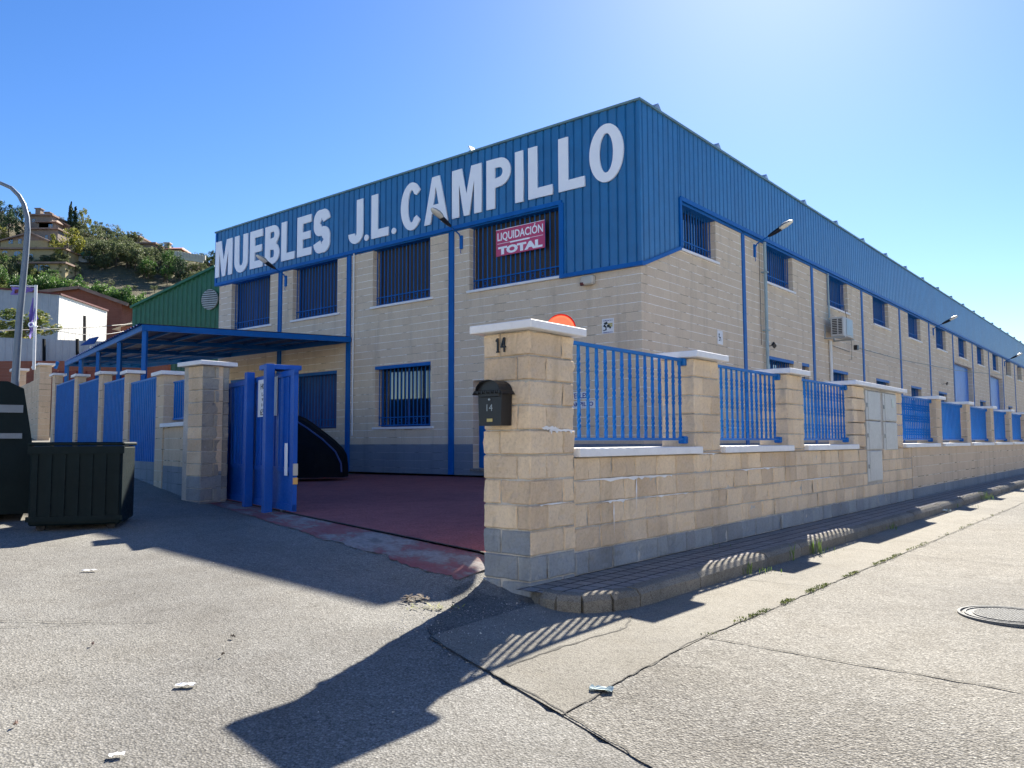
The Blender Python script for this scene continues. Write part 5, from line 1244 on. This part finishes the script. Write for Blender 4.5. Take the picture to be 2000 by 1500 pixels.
def yproj(P): # pixel y of a point
    d=P.y*math.cos(TH)+P.z*math.sin(TH); up=-P.y*math.sin(TH)+P.z*math.cos(TH); u2=P.x/d*1560; v2=-up/d*1560
    c,s=math.cos(ROLL),math.sin(ROLL); return u2*s+v2*c+750
def onhill(px,py):
    best=None
    for k in range(0,101):
        P=hp_(px,k/100); e=abs(yproj(P)-py)
        if best is None or e<best[0]: best=(e,P)
    return best[1]
# far right hill beyond the warehouse
m=MB(); vs=[]; 
for j in range(13):
    for i in range(31):
        px=1850+17*i; D=420+j*30; y=700-55*sm((px-1900)/160)-20*sm((px-2050)/200) ; b=at(px,y,1); z=b.z*600*sm(j/12)+ (j<12)*4*noise.noise(Vector((i*.5,j*.5,2))); vs.append((b.x*D,D,z))
m.v=vs
for j in range(12):
    for i in range(30): a=j*31+i; m.f.append((a,a+1,a+32,a+31)); m.m.append(0); m.c.append(None)
tag(m.build('hill',M['hill'],smooth=True),kind='structure')
# ---------------------------------------------------------------- houses on the hill
def house(px0,px1,ytop,ybot,D,wallm,roofm,label,wins,roof='slab',depth=8,chim=(),name='hill_house',ridge=None):
    D=onhill((px0+px1)/2,ybot).y-1.0
    p0=at(px0,ybot,D);p1=at(px1,ybot,D); W=p1.x-p0.x; H=at(px0,ytop,D).z-p0.z; s=1560/D
    e=empty(name,Matrix.Translation((p0.x,D,p0.z-1.5))); tag(e,label,'house','houses on the hillside')
    m=MB(); m.box(0,W,0,depth,-1.5,H+1.5); m.build('wall',wallm,e)
    m=MB(); z=H+1.5
    if roof=='slab': m.box(-.3,W+.3,-.5,depth+.3,z,z+.28)
    elif roof=='gable':
        rh=.35*1+W*.12; rx=ridge if ridge is not None else W/2
        m.poly([(0,0,z),(W,0,z),(rx,0,z+rh)]); m.quad((-.5,-.5,z-.1),(rx,-.5,z+rh+.1),(rx,depth,z+rh+.1),(-.5,depth,z-.1)); m.quad((rx,-.5,z+rh+.1),(W+.5,-.5,z-.1),(W+.5,depth,z-.1),(rx,depth,z+rh+.1)); m.quad((-.5,-.5,z-.35),(rx,-.5,z+rh-.15),(rx,-.5,z+rh+.1),(-.5,-.5,z-.1)); m.quad((rx,-.5,z+rh-.15),(W+.5,-.5,z-.35),(W+.5,-.5,z-.1),(rx,-.5,z+rh+.1))
    else: # hip
        rh=1.3; m.quad((-.5,-.6,z),(W+.5,-.6,z),(W-1.2,depth/2,z+rh),(1.2,depth/2,z+rh)); m.poly([(W+.5,-.6,z),(W+.5,depth+.5,z),(W-1.2,depth/2,z+rh)]); m.poly([(-.5,depth+.5,z),(-.5,-.6,z),(1.2,depth/2,z+rh)]); m.box(-.5,W+.5,-.6,depth+.5,z-.15,z)
    rf_=m.build('roof',roofm,e)
    for (cx,ch_) in chim: m=MB(); c=(cx-px0)/(px1-px0)*W; m.box(c-.45,c+.45,1,2,z-.5,z+ch_); m.box(c-.6,c+.6,.85,2.15,z+ch_,z+ch_+.15); m.build('chimney',wallm,rf_)
    for (a,b,c,d,arch) in wins:
        x0=(a-px0)/(px1-px0)*W; x1=(b-px0)/(px1-px0)*W; z0=at(a,d,D).z-p0.z+1.5; z1=at(a,c,D).z-p0.z+1.5
        m=MB()
        if arch:
            pts=[(x0,z0),(x1,z0)]+[((x0+x1)/2+(x1-x0)/2*math.cos(math.pi*k/8),z1-(x1-x0)*.3+(x1-x0)*.3*math.sin(math.pi*k/8)) for k in range(9)]
            m.poly([(x,-.05,z_) for x,z_ in pts])
        else: m.quad((x0,-.05,z0),(x1,-.05,z0),(x1,-.05,z1),(x0,-.05,z1))
        wn=m.build('window',M['glass'],e); m=MB(); m.box((x0+x1)/2-.05,(x0+x1)/2+.05,-.09,-.05,z0,z1-.1); m.box(x0,x1,-.09,-.05,(z0+z1)/2-.04,(z0+z1)/2+.04); m.build('frame',M['cream'],wn)
    return e
house(56,100,422,470,128,M['brownr'],M['tile'],'brown two-tier house with chimneys at the top of the hill',[(62,67,428,434,0)],'slab',8,((65,1.6),(83,.9)))
house(75,107,434,468,123,M['brownr'],M['tile'],'lower brown house with a hipped roof below the two-tier house',[(94,102,438,447,0)],'hip',6)
house(56,112,449,478,119,M['brownr'],M['tile'],'long brown terrace wall under the hilltop houses',[(88,93,460,467,0)],'slab',4)
house(109,134,441,462,122,M['brownr'],M['tile'],'small brown gabled house left of the two cypresses',[(114,119,446,451,0)],'gable',5)
house(0,92,470,500,112,M['yellow'],M['tile'],'ochre gabled house above the arched-window villa',[(16,24,467,476,0),(35,41,467,476,0)],'gable',9,ridge=5.0)
house(-60,124,488,512,100,M['yellow'],M['tile'],'long ochre villa with blue arched windows across the hillside',[(4,14,490,500,1),(27,40,491,501,1),(55,64,496,506,1),(85,97,500,511,1)],'slab',9)
house(40,127,516,545,97,M['yellow'],M['tile'],'lower ochre storey with three pale arches below the long villa',[(66,73,517,527,1),(77,84,518,529,1),(87,94,518,529,1)],'slab',4)
house(242,272,464,480,140,M['cream'],M['tile'],'small flat grey house on the ridge between the olive trees',[(250,256,470,476,0)],'slab',7)
house(268,303,477,492,136,M['brownr'],M['tile'],'low brown house beside the red-roofed white one',[],'slab',6)
house(302,352,487,505,134,M['cream'],M['redroof'],'white house with red hipped roof on the right of the ridge',[],'hip',8,((320,1.4),))
m=MB(); p=at(345,500,136);q=at(398,508,136); m.bar(p,q,.3,1.0); 
for i in range(10): c=p.lerp(q,i/9); m.box(c.x-.3,c.x+.3,c.y-.2,c.y+.2,c.z,c.z+.8)
tag(m.build('parapet_wall',M['cream']),'pale crenellated wall descending right of the red-roofed house','wall')
D_=onhill(150,505).y-.5; p=at(128,498,D_);q=at(176,500,D_); e=empty('green_screen',Matrix.Translation(p)); tag(e,'green netting screen on the road terrace of the hill','screen'); m=MB(); m.box(0,q.x-p.x,0,.1,-.3,.6); m.build('netting',M['green'],e); m=MB(); m.box(-.3,q.x-p.x+.6,-.3,.2,-1.3,-.3); m.build('terrace_wall',M['greysheet'],e)
# ---------------------------------------------------------------- trees
def crown(kind,seed):
    rr=random.Random(seed); m=MB()
    if kind=='cypress': cl=[(Vector((rr.gauss(0,.03),rr.gauss(0,.03),t)),.10*math.sin(math.pi*min(1,(t*.9+.12)))**.7+.02) for t in [i/26 for i in range(27)]]; n=70; ls=.030
    elif kind=='pine': 
        cl=[]
        for i in range(34):
            a=rr.uniform(0,6.28); r=.44*math.sqrt(rr.random()); h=.45+.45*math.sqrt(max(0,1-(r/.47)**2))*rr.uniform(.25,1); cl.append((Vector((r*math.cos(a),r*math.sin(a),h)),rr.uniform(.07,.13)))
        n=55; ls=.026
    elif kind=='round':
        cl=[]
        for i in range(40):
            v=Vector((rr.gauss(0,1),rr.gauss(0,1),rr.gauss(0,1))).normalized()*rr.uniform(.5,1)**.5; cl.append((Vector((v.x*.40,v.y*.40,.58+v.z*.38)),rr.uniform(.06,.12)))
        n=50; ls=.026
    elif kind=='bush':
        cl=[]
        for i in range(60):
            v=Vector((rr.gauss(0,1),rr.gauss(0,1),rr.gauss(0,1))).normalized()*rr.uniform(.4,1)**.5; cl.append((Vector((v.x*.42,v.y*.42,.5+v.z*.46)),rr.uniform(.06,.11)))
        n=60; ls=.024
    else: # sparse
        cl=[]
        for i in range(34):
            v=Vector((rr.gauss(0,1),rr.gauss(0,1),rr.gauss(0,1))).normalized()*rr.uniform(.2,1)**.6; cl.append((Vector((v.x*.42,v.y*.42,.62+v.z*.36)),rr.uniform(.07,.13)))
        n=46; ls=.024
    for c,r in cl:
        base=rr.random()
        for i in range(n):
            v=Vector((rr.gauss(0,1),rr.gauss(0,1),rr.gauss(0,1))).normalized()*r*(rr.random()**.4); p=c+v
            a=Vector((rr.gauss(0,1),rr.gauss(0,1),rr.gauss(0,.7))).normalized()*ls; b=a.cross(Vector((rr.gauss(0,1),rr.gauss(0,1),rr.gauss(0,1)))).normalized()*ls*.7
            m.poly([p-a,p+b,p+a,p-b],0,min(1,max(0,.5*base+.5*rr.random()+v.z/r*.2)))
    return m
def trunk(kind,seed):
    rr=random.Random(seed); m=MB(); h=.5 if kind!='cypress' else .8
    m.tube([(0,0,-.06),(.01,0,h*.5),(.02*rr.uniform(-1,1),.02,h),(0,0,h+.2)],.02,7,radii=[.032,.024,.018,.008])
    if kind!='cypress':
        for i in range(6):
            a=rr.uniform(0,6.28); z=h*rr.uniform(.5,1); m.tube([(0,0,z),(.12*math.cos(a),.12*math.sin(a),z+.12),(.26*math.cos(a),.26*math.sin(a),z+.26)],.01,5,radii=[.013,.009,.004])
    return m
CM_={}
def getc(kind,v,mat):
    k=(kind,v,mat)
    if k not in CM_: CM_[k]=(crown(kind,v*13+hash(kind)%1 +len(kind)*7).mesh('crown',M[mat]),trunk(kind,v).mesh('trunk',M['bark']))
    return CM_[k]
rt=random.Random(4)
def tree(px,ybase,hpx,wpx,kind,mat,label,P=None,grp='trees on the hillside',name=None):
    P=P or onhill(px,ybase); s=P.y/1560; h=hpx*s; w_=wpx*s
    nm=name or {'bush':'bush','cypress':'cypress_tree','pine':'pine_tree','round':'broadleaf_tree','sparse':'olive_tree'}[kind]
    e=empty(nm,Matrix.Translation(P)@Matrix.Rotation(rt.uniform(0,6.28),4,'Z')@Matrix.Diagonal((w_/(.92 if kind!='cypress' else .24),w_/(.92 if kind!='cypress' else .24),h,1)))
    c,t=getc(kind,rt.randrange(3),mat)
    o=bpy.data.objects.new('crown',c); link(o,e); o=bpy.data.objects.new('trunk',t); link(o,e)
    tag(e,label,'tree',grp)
tree(137,462,68,9,'cypress','ldark','tallest narrow dark cypress on the hilltop'); tree(146,462,60,9,'cypress','ldark','slightly shorter cypress right of the tallest one')
tree(162,465,62,34,'round','lyellow','autumn-tinted tree touching the right-hand cypress'); tree(150,460,30,24,'round','ldark','dark bush at the foot of the two cypresses')
tree(132,522,80,66,'round','lyellow','bright yellow-green round tree beside the ochre villa')
tree(112,452,34,30,'sparse','lolive','grey-green olive tree behind the brown gabled house')
for i,(x,y,h,w_,lb) in enumerate(((2,445,58,50,'large dark tree at the far left of the ridge'),(32,446,45,36,'dark tree right of the far left one on the ridge'),(48,440,44,26,'dark tree behind the curve of the street lamp'),(18,462,48,50,'dark green tree under the far left ridge trees'),(45,470,40,34,'dark tree above the ochre gabled house'))): tree(x,y,h,w_,'round','ldark',lb)
tree(-2,478,40,40,'round','lyellow','yellowish tree cut by the left edge above the ochre house')
ol=[(190,462,34,30),(186,482,40,36),(222,472,36,38),(205,470,30,30),(236,490,42,34),(182,515,52,46),(205,520,56,44),(228,520,55,46),(248,525,54,44),(266,530,52,42),(285,532,50,40),(215,500,36,40),(262,505,34,36),(240,508,34,34),(300,520,38,34),(196,505,40,40),(322,505,34,30),(172,498,30,26),(60,505,26,30),(84,505,26,28),(112,505,28,34),(98,508,24,26)]
for i,(x,y,h,w_) in enumerate(ol): tree(x,y,h,w_,'sparse' if i%3 else 'round','lolive','grey-green olive tree on the slope among many similar ones',grp='olive trees on the slope')
for x,y,h,w_,k,mt,lb in ((292,545,44,38,'round','lpine','bright green pine alone on the brown bank'),(328,558,76,32,'round','lpine','tall pine left of the green gable'),(352,560,66,32,'round','ldark','dark pine just left of the green gable roof line'),(308,505,30,22,'round','ldark','dark tree below the red-roofed house'),(410,530,44,34,'round','ldark','dark tree against the sky left of the letter M'),(338,535,44,30,'sparse','lolive','autumn olive above the tall pine'),(365,545,40,30,'sparse','lolive','brownish shrub tree right of the dark pine'),(385,540,30,30,'sparse','lolive','low shrub tree near the crenellated wall'),(150,540,26,30,'sparse','lolive','dry shrub at the left end of the brown bank'),(20,560,50,60,'sparse','lolive','brownish scrub tree below the ochre villa'),(40,545,46,46,'sparse','lolive','brownish scrub tree behind the lamp post'),(0,575,60,44,'round','lpine','green tree at the left edge above the white warehouse'),(10,600,44,36,'round','lshrub','yellow-green tree at the left edge near the white warehouse')): tree(x,y,h,w_,k,mt,lb)
pn=[(58,620,96,66),(85,625,108,74),(112,625,106,70),(138,628,100,70),(165,630,98,66),(192,632,98,68),(215,640,98,66),(240,645,96,62),(262,650,98,60),(284,655,94,58),(303,662,90,54),(228,640,84,56),(275,660,90,56),(250,668,74,54),(272,672,66,46),(300,660,70,44),(120,600,56,50),(90,590,50,46),(200,605,50,50),(230,620,50,50),(70,600,50,44),(228,655,62,50),(246,690,60,40)]
for i,(x,y,h,w_) in enumerate(pn): tree(x,y,h,w_,'pine','lpine','round-headed bright green pine in the row below the bank',grp='stone pines in the row below the hill')
P=Vector((at(48,668,42).x,42,at(48,675,42).z)); tree(45,668,74,128,'bush','lshrub','large sunlit bush with yellowing leaves before the grey warehouse',P,None,'garden_bush')
rs_=random.Random(53)
for i in range(58):
    x=rs_.uniform(150,430); y0=skyy(x)+8; y=rs_.uniform(y0,y0+62); 
    if 268<x<400 and y<515: continue
    tree(x,y,rs_.uniform(26,40),rs_.uniform(26,38),'round' if i%3==0 else 'sparse','lolive','grey-green olive tree on the slope among many similar ones',grp='olive trees on the slope')
for i in range(34):
    x=rs_.uniform(-10,135); y=rs_.uniform(530,600); tree(x,y,rs_.uniform(24,40),rs_.uniform(28,42),'bush',['lolive','lpine','lshrub'][i%3],'leafy bush in the scrub under the ochre villa',grp='bushes under the villa')
for i in range(16):
    x=rs_.uniform(-10,130); y=rs_.uniform(505,520); tree(x,y,rs_.uniform(12,18),rs_.uniform(16,26),'bush','lolive','leafy bush in the scrub under the ochre villa',P=Vector(at(x,y,1))*(onhill(x,y).y-4.5),grp='bushes under the villa')
rs_=random.Random(31)
for i in range(26):
    x=rs_.uniform(130,400); y=rs_.uniform(500,585); tree(x,y,rs_.uniform(8,16),rs_.uniform(10,20),'sparse','lolive','low dry shrub dotted on the brown bank','' or None,'dry shrubs on the bank','dry_shrub')
